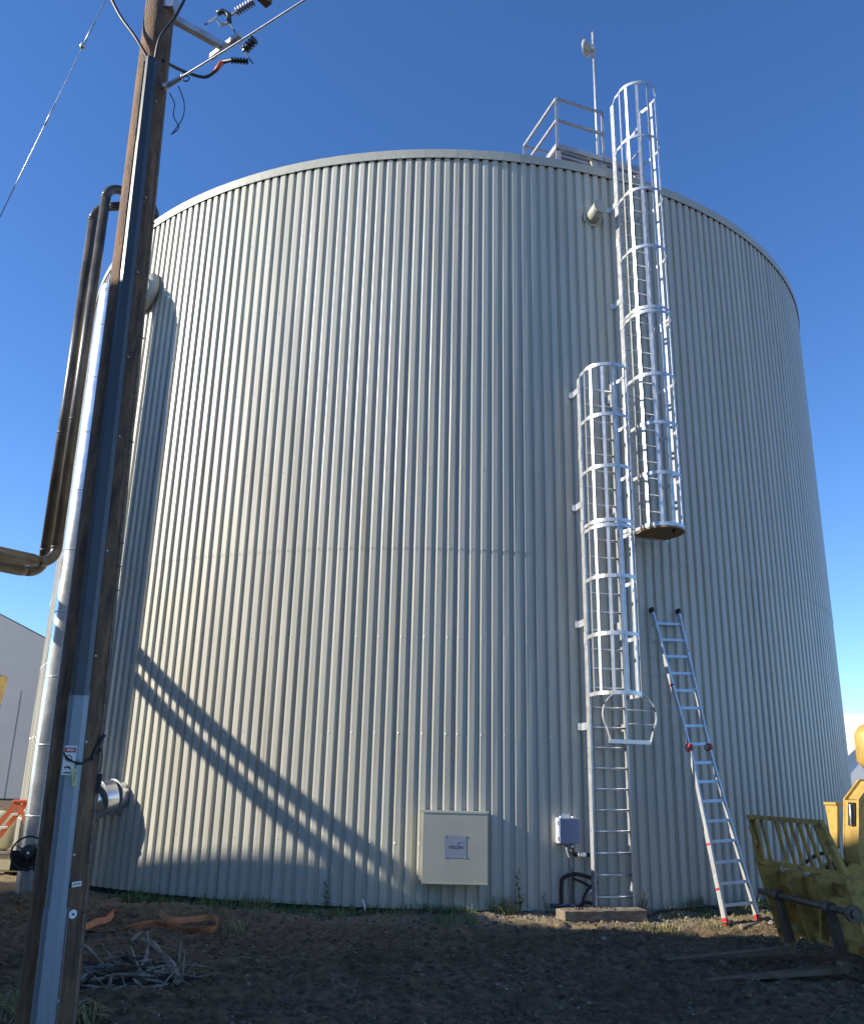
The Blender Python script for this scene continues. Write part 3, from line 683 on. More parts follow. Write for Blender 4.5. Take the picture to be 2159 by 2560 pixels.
tw = thing('tie_wire', 'black twisted wire tied round the pole at the sticker', 'wire', pax(1.98) + V((0, -prd(2), 0)))
zt = 1.975
pts = [front(zt + .04, -.07) + GN * .008, front(zt - .01, -.03) + GN * .016, front(zt - .03, .05) + GN * .008, pax(zt) + V((.145, -.165, -.02)), pax(zt) + V((prd(zt) * .92, -prd(zt) * .45, .03)), pax(zt) + V((prd(zt) + .015, -.03, .08))]
hose(pts, .006).build('strand', 'cable', tw); hose([p + V((0, -.004, .010 * math.sin(i * 2.2))) for i, p in enumerate(pts)], .005).build('strand', 'cable', tw)
hose([pax(2.1) + V((prd(2.1) + .03, -.05, .06)), pax(2.05) + V((prd(2.1) - .01, -.09, .0)), pax(2.0) + V((prd(2.1) - .02, -.12, -.03))], .014).build('knot', 'cable', tw)
bt_ = pax(1.80) + V((prd(1.8) + .028, -.06, .0))
bk = thing('black_tag', 'black rubber tag dangling from a cord beside the pole', 'tag', bt_)
MB().bevbox(bt_, (.036, .012, .14), .004).build('plate', 'black', bk)
hose([bt_ + V((0, 0, .07)), bt_ + V((.004, 0, .15)), bt_ + V((-.004, .0, .24))], .003).build('cord', 'cable', bk)
for z, xo, sz, nm, lb_ in ((1.10, .075, (.075, .004, .034), 'number_plate', 'small embossed metal number plate nailed to the pole'),):
    ax_ = (V((.62, .785, .08)).normalized(), V((-.785, .62, 0)), V((-.06, 0, 1)).normalized()); c_ = pax(z) - ax_[1] * (prd(z) + .006)
    npl = thing(nm, lb_, 'plate', c_); MB().box(c_, sz, ax_).build('plate', 'galv', npl)
    for k in range(4): MB().box(c_ - ax_[1] * .003 + ax_[0] * (-.024 + k * .016), (.008, .003, .016), ax_).build('digit', 'glyph', npl)
nn = V((.77, -.64, 0)).normalized(); c_ = pax(.90) + nn * (prd(.90) + .003)
dk = thing('pole_disc', 'round white inspection disc nailed to the pole', 'disc', c_)
MB().tube([c_, c_ + nn * .006], .031, 20).build('disc', 'white', dk); MB().tube([c_ + nn * .006, c_ + nn * .012], .008, 8).build('nail', 'signblack', dk)
# ground wire moulding down the side
MB().bar(pax(0) + V((prd(0) * .985, -prd(0) * .14, 0)), pax(8.0) + V((prd(8) * .985, -prd(8) * .14, 0)), .022, .018, V((1, -.1, 0))).build('wire_moulding', 'timber', up_)
for z in (.9, 1.6, 2.4, 3.3, 3.5, 3.7, 4.6, 5.6, 6.8): MB().bar(pax(z) + V((prd(z) * .95, -prd(z) * .30, 0)), pax(z) + V((prd(z) * 1.10, .0, .004)), .012, .008).build('staple', 'cable', up_)
# --- hardware near the top
arm0 = pax(9.33) + V((.10, .06, 0)); arm1 = at_z(567, 120, 9.3)
MB().bar(arm0, arm1, .065, .075).build('standoff_arm', 'aluw', up_)
MB().box(pax(9.38) + V((.13, -.03, 0)), (.09, .20, .20)).build('arm_plate', 'galv', up_)
t0, t1 = at_z(528, 142, 9.26), at_z(601, 85, 9.26)
MB().bar(t0, t1, .05, .06).build('cross_bar', 'aluw', up_)
wa0 = at_z(672, 17, 10.45); wd = V((.62, .78, 0)).normalized()
cross = thing('wood_crossarm', 'dark wooden crossarm end reaching out from the top of the pole', 'crossarm', pax(10.6))
MB().bar(pax(10.6) + V((0, -prd(10.6) - .06, -.02)), V((wa0.x, wa0.y, 10.52)), .10, .12).build('beam', 'pole', cross)
# cutout and insulators
ct = at_z(555, 45, 9.75)
cu = thing('fuse_cutout', 'dark fuse cutout with ribbed insulator above the standoff arm', 'cutout', ct)
MB().tube([ct + V((-.06, 0, .06)), ct + V((0, 0, .10)), ct + V((.07, 0, .05)), ct + V((.08, 0, -.05))], .030, 10).build('hood', 'riser', cu)
MB().bar(ct + V((-.075, 0, .02)), ct + V((.0, 0, -.10)), .022, .022).build('bracket', 'aluw', cu)
MB().bar(ct + V((-.08, 0, .0)), at_z(515, 60, 9.34) , .035, .012).build('mount', 'galv', cu)
MB().bar(ct + V((-.02, 0, -.10)), ct + V((.08, 0, -.05)), .028, .028).build('jaw', 'galv', cu)
i0 = ct + V((.09, .0, .04)); i1 = i0 + V((.22, -.02, .17)); dd = (i1 - i0).normalized()
rs = []; ps = []
for k in range(7):
    for q, r_ in ((0, .022), (.010, .048), (.018, .048), (.024, .022)): ps.append(i0 + dd * (.07 + k * .034 + q)); rs.append(r_)
MB().tube(ps, rs, 14).build('sheds', 'greyplastic', cu); MB().tube([i0, ps[0]], .018, 8).build('pin', 'aluw', cu)
ar = at_z(627, 108, 9.28)
ag = thing('surge_arrester', 'black ribbed surge arrester at the end of the cross bar', 'arrester', ar)
ps = []; rs = []
ad = V((.65, -.5, .25)).normalized()
for k in range(4):
    for q, r_ in ((0, .032), (.010, .052), (.022, .052), (.030, .032)): ps.append(ar - ad * .09 + ad * (k * .042 + q)); rs.append(r_)
MB().tube(ps, rs, 14).build('body', 'riser', ag); MB().tube([ar - ad * .12, ar - ad * .08], .02, 8).build('stud', 'galv', ag)
te = thing('cable_termination', 'orange cable boot with black ribbed termination under the cross bar', 'cable termination', at_z(550, 165, 9.05))
b0, b1, b2, b3 = at_z(537, 178, 9.0), at_z(555, 155, 9.1), at_z(577, 150, 9.12), at_z(622, 153, 9.12)
MB().tube([b0, b1], [.020, .028], 12).build('boot', 'rubred', te)
ps = []; rs = []; dd = (b3 - b2)
for k in range(6):
    for q, r_ in ((0, .018), (.25, .034), (.55, .034), (.8, .018)): ps.append(b2 + dd * ((k + q) / 6)); rs.append(r_)
MB().tube([b1] + ps, [.02] + rs, 12).build('sheds', 'cable', te)
hose([pax(8.62) + V((.12, -.1, 0)), at_z(432, 165, 8.75), at_z(470, 182, 8.85), at_z(512, 192, 8.92), b0], .017).build('cable', 'cable', te)
# cables
def wire(name, pts, r, m, label, cat='cable'): tag(hose(pts, r).build(name, m), label, cat)
rt = gpos(8.5, 0, .03)
wire('riser_cable', [rt, at_y(340, 95, 6.82), at_y(298, 35, 6.86), at_y(262, -40, 6.9)], .016, 'cable', 'black cable curving away from the pole above the guard top')
wire('riser_cable', [rt + V((.03, 0, 0)), at_y(400, 95, 6.75), at_y(437, 42, 6.8), at_y(475, -30, 6.9)], .016, 'cable', 'black cable climbing across the pole from the guard top')
w0 = at_y(418, 214, 6.92)
wire('service_wire', [w0, w0 + (at_z(760, 0, 8.6) - w0) * .5 + Z * -.01, at_z(760, 0, 8.6), w0 + (at_z(760, 0, 8.6) - w0) * 1.6], .011, 'steelcable', 'bright stranded wire strung out from the pole clamp')
cl = thing('wire_clamp', 'galvanised dead-end clamp holding the bright wire on the pole', 'clamp', w0)
MB().tube([pax(8.33) + V((.12, -.06, 0)), w0], .035, 10).build('spool', 'galv', cl); MB().bar(w0, w0 + (at_z(760, 0, 8.6) - w0).normalized() * .20, .035, .03).build('shoe', 'aluw', cl)
lpc = w0 + (at_z(760, 0, 8.6) - w0).normalized() * .22 + V((.02, 0, -.04)); MB().tube(arc(lpc, V((1, 0, 0)), Z, .032, 0, 6.1, 12), .007, 6).build('tail_loop', 'cable', cl)
wire('loose_wires', [at_y(424, 232, 6.95), at_y(436, 258, 6.95), at_y(434, 290, 6.95), at_y(447, 318, 6.95), at_y(430, 334, 6.95)], .005, 'cable', 'thin dark loose wires dangling below the pole clamp', 'wire')
wire('loose_wires', [at_y(446, 215, 6.95), at_y(460, 255, 6.95), at_y(458, 290, 6.95), at_y(444, 315, 6.95), at_y(428, 336, 6.95)], .005, 'cable', 'thin dark wire loop swinging out below the clamp tail', 'wire')
hose([cu.location + V((.08, 0, -.06)), at_z(585, 75, 9.55), at_z(600, 112, 9.4), at_z(632, 158, 9.15)], .007).build('jumper', 'cable', cu)
g0, g1 = at_y(-60, 665, 6.3), at_y(300, -75, 6.3)
gw = thing('guy_wire', 'thin steel guy wire with a clamp crossing the sky beside the pole', 'wire', g0)
MB().tube([g0, g1], .0045, 6).build('strand', 'galv', gw)
gc = at_y(207, 114, 6.3); gd = (g1 - g0).normalized()
MB().tube([gc - gd * .03, gc - gd * .015, gc + gd * .02, gc + gd * .035], [.01, .024, .024, .01], 10).build('clamp', 'galv', gw)
MB().tube([gc + gd * .03, gc + gd * .30], .007, 6).build('grip', 'galv', gw); gc2 = at_y(138, 258, 6.3); MB().tube([gc2 - gd * .25, gc2], .007, 6).build('grip', 'galv', gw)

# ================================================================== PIPES ON THE LEFT
DC = V((-6.43, 15.65, 0)); thd = theta_of(DC); ld = tank_frame(thd); bo_ = math.hypot(DC.x - CX, DC.y - CY) - R
dp_ = thing('clad_duct', 'wide silver clad pipe rising up the tank beside the pole', 'pipe', V((DC.x, DC.y, 0)))
inw = (ld(0, 0, 0) - ld(0, 1, 0)); zt_ = at_y(275, 700, 15.65).z + .05
RD = .285; DX = lambda z: DC.x - .012 * z
bands = [-.1, 1.2, 2.35, 3.5, 4.65, 5.8, 6.95, 8.1, 9.25, 10.4, zt_ - .45]
for i in range(len(bands) - 1):
    MB().tube([V((DX(bands[i]), DC.y, bands[i])), V((DX(bands[i + 1]), DC.y, bands[i + 1] + .02))], [RD + .002 * (i % 2), RD + .002 * (i % 2)], 40, caps=False).build('clad_section', 'clad', dp_)
    MB().tube([V((DX(bands[i + 1]), DC.y, bands[i + 1] - .012)), V((DX(bands[i + 1]), DC.y, bands[i + 1] + .012))], RD + .006, 40).build('band', 'alu', dp_)
ctr = V((DX(bands[-1]), DC.y, bands[-1])) + inw * .45
el = arc(ctr, -inw, Z, .45, 0, math.pi / 2, 5)
for i in range(5): MB().tube([el[i], el[i + 1]], RD + .003 * (i % 2), 40, caps=False, smooth=True).build('elbow_gore', 'clad', dp_)
MB().tube([el[-1], el[-1] + inw * .40], RD, 40, caps=False).build('inlet', 'clad', dp_)
wl = el[-1] + inw * (bo_ - .45 - .02); MB().tube([wl - inw * .10, wl + inw * .03], [RD + .01, RD + .16], 32).build('collar', 'flashing', dp_)
# branch curving into the tank low down
D = on_tank(305, 1975); thD = theta_of(D); lD = tank_frame(thD); inD = lD(0, 0, 0) - lD(0, 1, 0)
br = thing('duct_elbow', 'shiny segmented duct elbow entering the tank low behind the pole', 'duct', V((-5.6, 15.0, .9)))
zD = D.z - .12
pts = [lD(-.1, -.02, zD), lD(-.1, .12, zD), lD(-.14, .30, zD - .03), lD(-.24, .44, zD - .12), lD(-.38, .52, zD - .27), lD(-.54, .54, zD - .46), lD(-1.0, .54, zD - 1.05)]
for i in range(len(pts) - 1):
    MB().tube([pts[i] - (pts[i + 1] - pts[i]) * .06, pts[i + 1] + (pts[i + 1] - pts[i]) * .06], RD - .004 * (i % 2), 40, caps=False).build('gore', 'clad', br)
    MB().tube([pts[i + 1] - (pts[i + 1] - pts[i]).normalized() * .006, pts[i + 1] + (pts[i + 1] - pts[i]).normalized() * .006], RD + .012, 36).build('seam_bead', 'galv', br)
# valve with hand wheel in front of the silver pipe
vc = at_y(70, 2133, 14.75)
vv = thing('hand_wheel_valve', 'black valve with spoked hand wheel in front of the silver pipe', 'valve', V((vc.x, vc.y, 0)))
wa = V((.35, -.93, .10)).normalized(); wu = V((.93, .35, 0)).normalized(); wv = wa.cross(wu)
MB().tube(arc(vc, wu, wv, .245, 0, 2 * math.pi, 32), .015, 8, caps=False).build('rim', 'black', vv)
for a_ in (.5, 2.6, 4.7): MB().tube([vc, vc + (wu * math.cos(a_) + wv * math.sin(a_)) * .245], .011, 6).build('spoke', 'black', vv)
MB().tube([vc + wa * .03, vc - wa * .34], .022, 10).build('stem', 'galv', vv)
MB().tube([vc - wa * .12, vc - wa * .2, vc - wa * .22, vc - wa * .42], [.07, .09, .13, .15], 16).build('bonnet', 'black', vv)
MB().box(vc - wa * .30 + V((0, 0, .08)), (.42, .05, .025)).build('flange_bar', 'alu', vv)
MB().box(vc - wa * .36 + V((0, 0, -.10)), (.44, .24, .30)).build('body', 'black', vv)
MB().tube([V((vc.x, vc.y + .35, -.1)), V((vc.x, vc.y + .35, vc.z - .22))], .14, 14).build('pedestal', 'concrete', vv)
# two brown risers and their horizontal run
RS = V((-7.66, 17.0, 0)); rdir = V((-.62, -.785, 0)).normalized(); side = V((-rdir.y, rdir.x, 0)); zrun = 5.88
ztop = at_y(272, 462, 17.0).z
inr = (V((CX, CY, 0)) - RS).normalized(); inr.z = 0
for k, (off, r_, zo, lab) in enumerate(((.0, .105, 0, 'brown coated pipe riser arching onto the tank top behind the pole'), (-.42, .105, -.42, 'outer brown coated pipe riser arching lower beside its twin'))):
    b0 = RS + side * off; re = .33
    pp = thing('brown_pipe', lab, 'pipe', V((b0.x, b0.y, zrun)), 'brown pipe pair')
    bl = b0 + V((.13, 0, 0)); zr_ = zrun - .14 * k; run = bl + V((0, 0, zr_)) + rdir * re
    MB().tube([run + rdir * 14, run + rdir * .12, run], [.122, .122, r_], 20).build('run', 'pipebrown', pp)
    MB().tube(arc(bl + V((0, 0, zr_)) + rdir * re + Z * re, -Z, -rdir, re, 0, math.pi / 2, 8), r_ * 1.01, 20).build('lower_elbow', 'pipebrown', pp)
    zt2 = ztop + zo - .33
    MB().tube([bl + Z * (zr_ + re), b0 + Z * zt2], r_, 20).build('riser', 'pipebrown', pp)
    en = at_z(390, 512, zt2 + re); hv = (V((en.x, en.y, 0)) - b0); hl_ = hv.length; hv.normalize()
    MB().tube(arc(b0 + Z * zt2 + hv * re, -hv, Z, re, 0, math.pi / 2, 8), r_ * 1.01, 20).build('upper_elbow', 'pipebrown', pp)
    MB().tube([b0 + Z * (zt2 + re) + hv * re, b0 + Z * (zt2 + re) + hv * (hl_ - re)], r_, 20).build('top_run', 'pipebrown', pp)
    MB().tube(arc(b0 + Z * zt2 + hv * (hl_ - re), Z, hv, re, 0, math.pi / 2, 8), r_ * 1.01, 20).build('drop_elbow', 'pipebrown', pp)
    MB().tube([b0 + Z * zt2 + hv * hl_, V((b0.x, b0.y, 13.45)) + hv * hl_], r_, 20).build('drop', 'pipebrown', pp)
    for z in (zrun + re + .02, (zrun + zt2) / 2 - 1.2, zt2 - .02): q0 = bl + (b0 - bl) * ((z - zrun) / (zt2 - zrun)); MB().tube([q0 + Z * (z - .02), q0 + Z * (z + .02)], r_ * 1.06, 20).build('band', 'pipebrown', pp)
# hanger under the run
hg = RS + rdir * 1.35 + side * -.15
hgt = thing('pipe_hanger', 'grey steel bracket under the brown pipe run', 'bracket', hg + Z * (zrun - .5))
MB().box(hg + Z * (zrun - .17), (.09, .62, .08), (rdir, side, Z)).build('shoe', 'galv', hgt)
MB().box(hg + rdir * .15 + Z * (zrun - .27), (.12, .12, .30), (rdir, side, Z)).build('post', 'galv', hgt)

# ================================================================== STEPLADDER AND CLUTTER LEFT OF THE TANK
SB = V((-8.35, 17.1, 0))
sd_ = thing('step_ladder', 'orange fibreglass stepladder with pale treads beyond the hand wheel', 'ladder', SB)
gz0 = ground_base(SB.x, SB.y)
def spt(f, s): return SB + V((-.1 + .98 * f, -.30 * s + .10 * f * s, gz0 + 1.36 * f))
for s in (-1, 1):
    MB().bar(spt(0, s), spt(1, s), .035, .085, V((1, 0, 0))).build('rail', 'orange', sd_)
    MB().bar(SB + V((1.75, -.33 * s, gz0)), spt(.98, s) + V((.05, 0, 0)), .03, .06, V((1, 0, 0))).build('back_rail', 'orange', sd_)
for i in range(5):
    f = .16 + i * .17; MB().box((spt(f, 1) + spt(f, -1)) / 2 + V((-.01, 0, 0)), (.09, .60 - .2 * f - .04, .035)).build('tread', 'white', sd_)
    if i % 2 == 0: MB().bar(spt(f, 1) + V((.06, 0, 0)), spt(f - .1, 1) + V((.0, .04, 0)), .02, .01).build('brace', 'white', sd_)
MB().bevbox((spt(1, 1) + spt(1, -1)) / 2 + V((.05, 0, .02)), (.28, .46, .06), .012).build('top_cap', 'orange', sd_)
pm_ = thing('pump_tank', 'cream rounded dosing tank on a skid beyond the stepladder', 'tank', V((-8.5, 18.4, 0)))
MB().tube([V((-8.45, 18.4, .42)), V((-8.45, 18.4, .5)), V((-8.45, 18.4, 1.0)), V((-8.45, 18.4, 1.12)), V((-8.45, 18.4, 1.16))], [.22, .30, .30, .2, .06], 22).build('body', 'cream', pm_)
MB().bevbox(V((-8.35, 18.2, .25)), (1.3, .6, .34), .04).build('skid', 'cream', pm_); MB().box(V((-8.35, 17.9, .42)), (1.3, .06, .04)).build('edge', 'aluw', pm_)
for x in (-8.8, -7.9): MB().box(V((x, 18.2, .03)), (.16, .5, .12)).build('foot', 'black', pm_)
# yellow boom of another machine, mostly out of view
yb = at_y(-24, 1760, 24)
ym = thing('parked_machine', 'yellow boom head of another machine in front of the shed', 'machine', V((yb.x - 3, 24, 0)))
MB().prism([V((yb.x + .12, 24, yb.z + .75)), V((yb.x + .05, 24, yb.z + .10)), V((yb.x - .12, 24, yb.z - .75)), V((yb.x - .9, 24, yb.z - .9)), V((yb.x - .9, 24, yb.z + .8)), V((yb.x + .0, 24, yb.z + .82))], (0, .5, 0)).build('head', 'yellow', ym)
MB().bar(V((yb.x - .6, 24.25, yb.z)), V((yb.x - 5, 24.25, 1.3)), .4, .5).build('boom', 'yellow', ym)
MB().bevbox(V((yb.x - 6, 24.4, 1.0)), (3.4, 1.8, 1.1), .1).build('body', 'yellow', ym)
for x in (-7.1, -4.9):
    for y in (23.5, 25.2): MB().tube([V((yb.x + x, y - .2, .55)), V((yb.x + x, y + .2, .55))], .55, 22).build('wheel', 'tyre', ym)

# ================================================================== FORK CARRIAGE AND LOADER
FD = V((-.993, -.118, 0)); LD = V((.118, -.993, 0)); C0 = V((4.12, 11.5, 0)); W = 1.90; LEAN = .27; ZK = 1.05
def K(u, z, f=0.): return C0 + LD * u - FD * (ZK - z) * LEAN + FD * f + Z * z
fk = thing('loader', 'dirty yellow loader with a pallet fork carriage lowered to the ground', 'loader', V((C0.x, C0.y, 0)))
dl = -FD * LEAN * -1
pd_ = (K(0, 1.5) - K(0, 1.0)).normalized()                      # up the leaning plane
fn = FD                                                          # facing of the forks
def kbar(u0, z0, u1, z1, w, t, f=0., m='yellowrust', name='bar'):
    return MB().bar(K(u0, z0, f), K(u1, z1, f), w, t, fn).build(name, m, fk)
IN = .16
top = 1.56
kbar(IN, top, W - IN, top, .05, .09, 0, name='backrest_top')
kbar(0, ZK, W, ZK, .05, .11, 0, name='backrest_sill')
kbar(.03, ZK, IN + .02, top, .075, .05, 0, name='backrest_side'); kbar(W - .04, ZK, W - IN - .02, top, .11, .05, 0, name='backrest_side')
for i in range(9):
    if i == 2: continue
    u = .13 + i * (W - .28) / 8.6; ut = IN + .07 + i * (W - 2 * IN - .12) / 8.6
    kbar(u, ZK + .03, ut, top - .03, .052, .022, -.01, name='backrest_slat')
MB().prism([K(.10, 1.44, .03), K(.17, 1.44, .03), K(.20, 1.26, .03), K(.16, 1.22, .03)], FD * .015).build('tab', 'yellow', fk)
# side plates, cross members
for u, t_ in ((.02, .04), (W - .03, .06)):
    MB().prism([K(u, ZK - .03, .05), K(u, ZK - .03, -.22), K(u, .34, -.32), K(u, .10, -.10), K(u, .14, .06)], LD * t_).build('side_plate', 'yellowrust', fk)
for u in (.62, 1.25):
    MB().prism([K(u, ZK - .05, .02), K(u, ZK - .05, -.20), K(u, .28, -.30), K(u, .22, .0)], LD * .035).build('inner_plate', 'yellowrust', fk)
kbar(.05, .30, W - .05, .30, .10, .10, -.12, name='cross_tube'); kbar(.05, .86, W - .05, .86, .14, .03, -.16, name='back_plate')
MB().prism([K(.7, .80, -.14), K(1.25, .80, -.14), K(1.22, .34, -.14), K(.75, .34, -.14)], -FD * .03).build('back_plate', 'yellowrust', fk)
# fork shaft and forks
ZS_ = .70
MB().tube([K(.0, ZS_, .10), K(W + .06, ZS_, .10)], .035, 14).build('fork_shaft', 'steel', fk)
MB().tube([K(W + .02, ZS_ , .10), K(W + .07, ZS_, .10)], .085, 18).build('shaft_collar', 'steel', fk); MB().tube([K(W + .07, ZS_, .10), K(W + .10, ZS_, .10)], .045, 6).build('shaft_nut', 'steel', fk)
for u in (.42, 1.50):
    hd = K(u, ZS_, .10)
    f0 = MB().tube([hd - LD * .06, hd + LD * .06], .062, 14).build('fork_eye', 'steel', fk)
    hl = V((hd.x, hd.y, 0)) - FD * .10; g_ = ground_base(hl.x, hl.y)
    ax1 = (FD + V((0, 0, -.03))).normalized()
    m = MB()
    o_ = [hd + FD * .03 + Z * .02, hd - FD * .035 + Z * .02, hl - FD * .05 + Z * .17, hl - FD * .01 + Z * .09, hl + FD * .5 + Z * .060, hl + FD * 1.50 + Z * .004, hl + FD * 1.50 + Z * .020, hl + FD * .5 + Z * .112, hl + FD * .055 + Z * .150, hl + FD * .03 + Z * .19]
    m.prism([p - LD * .062 for p in o_], LD * .124).build('fork', 'steel', fk)
# boom with head
B = lambda u, f, z: C0 + LD * u + FD * f + Z * z
# single boom: box section with a slanted head
def boom_outline(u): return [B(u, -.84, .75), B(u, -.80, 1.20), B(u, -.88, 1.80), B(u, -1.10, 2.03), B(u, -1.45, 2.03), B(u, -4.6, 2.55), B(u, -4.6, 2.0), B(u, -1.6, 1.35), B(u, -1.35, .75)]
MB().prism(boom_outline(.54), LD * .03).build('boom_cheek', 'yellow', fk); MB().prism(boom_outline(.83), LD * .03).build('boom_cheek', 'yellow', fk)
MB().prism([B(.57, -.83, .98), B(.57, -.81, 1.20), B(.57, -.885, 1.785), B(.57, -.915, 1.785), B(.57, -.84, 1.20), B(.57, -.86, .98)], LD * .26).build('boom_front', 'yellow', fk)
MB().prism([B(.57, -.93, 1.80), B(.57, -1.12, 2.005), B(.57, -4.6, 2.50), B(.57, -4.6, 2.46), B(.57, -1.12, 1.96), B(.57, -.95, 1.77)], LD * .26).build('boom_top', 'yellow', fk)
MB().prism([B(.66, -.838, 1.50), B(.80, -.838, 1.50), B(.80, -.872, 1.76), B(.66, -.872, 1.76)], FD * .008).build('slot', 'black', fk)
hose([B(.74, -.82, 1.50), B(.76, -.815, 1.6), B(.74, -.835, 1.74)], .012).build('slot_hose', 'galv', fk)
MB().prism([B(.26, -.80, 1.72), B(.53, -.80, 1.74), B(.50, -.76, 1.24), B(.40, -.76, 1.20)], -FD * .03).build('guard_tab', 'yellow', fk)
MB().box(B(.40, -.86, 1.74), (.16, .27, .03), (FD, LD, Z)).build('guard_tab_top', 'yellow', fk)
for z in (1.34, 1.27): MB().tube([B(.86, -.95, z), B(.93, -1.0, z + .05)], .024, 8).build('grease_pin', 'steel', fk)
MB().tube([B(.5, -.72, .98), B(.92, -.72, .98)], .06, 14).build('tilt_pin', 'steel', fk)
hose([B(.36, -.30, .98), B(.44, -.55, 1.16), B(.55, -.74, 1.14), B(.66, -.78, .92), B(.7, -.7, .75)], .022).build('hydraulic_hose', 'black', fk)
hose([B(.52, -.42, .78), B(.56, -.62, 1.06), B(.66, -.76, 1.02), B(.72, -.74, .8)], .018).build('hydraulic_hose', 'black', fk)
MB().tube([B(.7, -.35, .86), B(.7, -1.3, 1.05)], .07, 14).build('tilt_cylinder', 'steel', fk)
for u in (.42, .88): MB().prism([B(u, -.20, .30), B(u, -.25, .85), B(u, -.70, 1.10), B(u, -1.0, .98), B(u, -.8, .42)], LD * .05).build('knuckle_plate', 'yellowrust', fk)
MB().tube([B(.6, -1.31, 2.12), B(.6, -1.31, 2.24), B(.6, -1.31, 2.56), B(.6, -1.31, 2.66), B(.6, -1.31, 2.70)], [.10, .20, .20, .14, .04], 22).build('air_cleaner', 'yellow', fk)
MB().tube([B(.6, -1.31, 1.95), B(.6, -1.31, 2.14)], .05, 10).build('air_pipe', 'black', fk)
# arms, body, cab, wheels behind (right of the frame)
MB().bevbox(B(.95, -4.4, 1.25), (3.0, 1.5, 1.0), .12, (FD, LD, Z)).build('body', 'yellow', fk)
MB().bevbox(B(.95, -4.6, 2.45), (1.5, 1.3, 1.4), .15, (FD, LD, Z)).build('cab', 'glassdark', fk); MB().bevbox(B(.95, -4.6, 3.2), (1.7, 1.45, .12), .04, (FD, LD, Z)).build('cab_roof', 'yellow', fk)
for f_ in (-3.4, -5.5):
    for u in (-.0, 1.9):
        whl = MB().tube([B(u - .22, f_, .68), B(u - .18, f_, .68), B(u + .18, f_, .68), B(u + .22, f_, .68)], [.58, .68, .68, .58], 28).build('wheel', 'tyre', fk)
        MB().tube([B(u - .225, f_, .68), B(u + .225, f_, .68)], .32, 18).build('rim', 'yellow', whl)

# ================================================================== THINGS ON THE GROUND
def gpt(u, v, h=0.):
    p = at_z(u, v, 0.)
    for _ in range(3): p = at_z(u, v, ground_base(p.x, p.y))
    d = math.hypot(p.x - CX, p.y - CY)
    if d < R + .10: k = (R + .10) / d; p = V((CX + (p.x - CX) * k, CY + (p.y - CY) * k, 0))
    return V((p.x, p.y, ground_z(p.x, p.y) + h))
def strap(pix, name, label):
    pts = [gpt(u, v, h) for u, v, h, _ in pix]; out = []; ups = []
    for i in range(len(pts) - 1):
        p0, p1, p2, p3 = pts[max(i - 1, 0)], pts[i], pts[i + 1], pts[min(i + 2, len(pts) - 1)]
        for k in range(8):
            t = k / 8; out.append(.5 * ((2 * p1) + (p2 - p0) * t + (2 * p0 - 5 * p1 + 4 * p2 - p3) * t * t + (3 * p1 - p0 - 3 * p2 + p3) * t ** 3))
            tl = pix[i][3] + (pix[i + 1][3] - pix[i][3]) * t; tv = (p2 - p1); tv.z = 0; sdv = tv.normalized().cross(Z)
            ups.append(Z * math.cos(tl) + sdv * math.sin(tl) + V((0, 0, .05 * math.sin(i * 3 + k))))
    out.append(pts[-1]); ups.append(ups[-1])
    tag(MB().ribbon(out, ups, .080, .006).build(name, 'strap'), label, 'strap')
strap([(262, 2308, .07, .2), (282, 2302, .09, .0), (268, 2312, .06, .5), (240, 2318, .05, .3), (205, 2330, .04, .6), (185, 2336, .05, .5), (215, 2338, .03, 1.2), (250, 2339, .025, 1.4), (290, 2336, .02, 1.3)], 'lifting_strap', 'short folded orange webbing strap lying beside the pole')
strap([(310, 2330, .03, 1.0), (345, 2327, .05, .5), (385, 2322, .06, .4), (420, 2328, .05, .6), (470, 2328, .04, .7), (505, 2332, .04, .6), (535, 2330, .05, .2), (543, 2318, .06, .0), (525, 2309, .06, .2), (480, 2311, .06, .3), (430, 2314, .06, .5), (405, 2308, .08, .2), (398, 2300, .09, .0), (412, 2304, .07, .4)], 'lifting_strap', 'long twisted orange webbing strap lying in front of the tank')

pc = gpt(350, 2455)
dp2 = thing('debris_pile', 'pile of splintered wood and dry stalks beside the pole', 'debris', V((pc.x, pc.y, pc.z)))
def stick(p, d, l, r_, m, name='stick'):
    d = d.normalized(); n = 3; bend = V((ru(-1, 1), ru(-1, 1), ru(-1, 1))) * l * .05
    pts = [p + d * l * (i / n - .5) + bend * math.sin(math.pi * i / n) for i in range(n + 1)]
    u_ = V((ru(-1, 1), ru(-1, 1), ru(-.2, 1))); u_ = (u_ - d * u_.dot(d)).normalized(); w_ = d.cross(u_)
    a_, b_ = r_ * ru(.8, 1.5), r_ * ru(.35, .7); vs = []
    for i, q in enumerate(pts):
        t = (.45, 1, .9, ru(.1, .8))[i]
        vs += [q + u_ * a_ * t * i0 + w_ * b_ * t * j0 + d * ru(-.02, .02) * (i in (0, 3)) for i0, j0 in ((-1, -.8), (.9, -1), (1, .8), (-.8, 1))]
    fs = [(i * 4 + k, i * 4 + (k + 1) % 4, i * 4 + 4 + (k + 1) % 4, i * 4 + 4 + k) for i in range(n) for k in range(4)] + [(3, 2, 1, 0), (12, 13, 14, 15)]
    MB().add(vs, fs).build(name, m, dp2)
for i in range(240):
    a_ = ru(0, 6.28); q = rnd() ** .6; x = pc.x - .14 + q * .66 * math.cos(a_); y = pc.y + q * .60 * math.sin(a_)
    h = .25 * (1 - q) ** 1.2 * ru(.3, 1) + .015
    dr = V((1, ru(-.6, .6), ru(-.15, .25))) if rnd() < .6 else V((ru(-1, 1), ru(-1, 1), ru(-.1, .5)))
    stick(V((x, y, ground_z(x, y) + h)), dr, ru(.08, .42), ru(.006, .020), 'stick' if rnd() < .62 else 'stickdark')
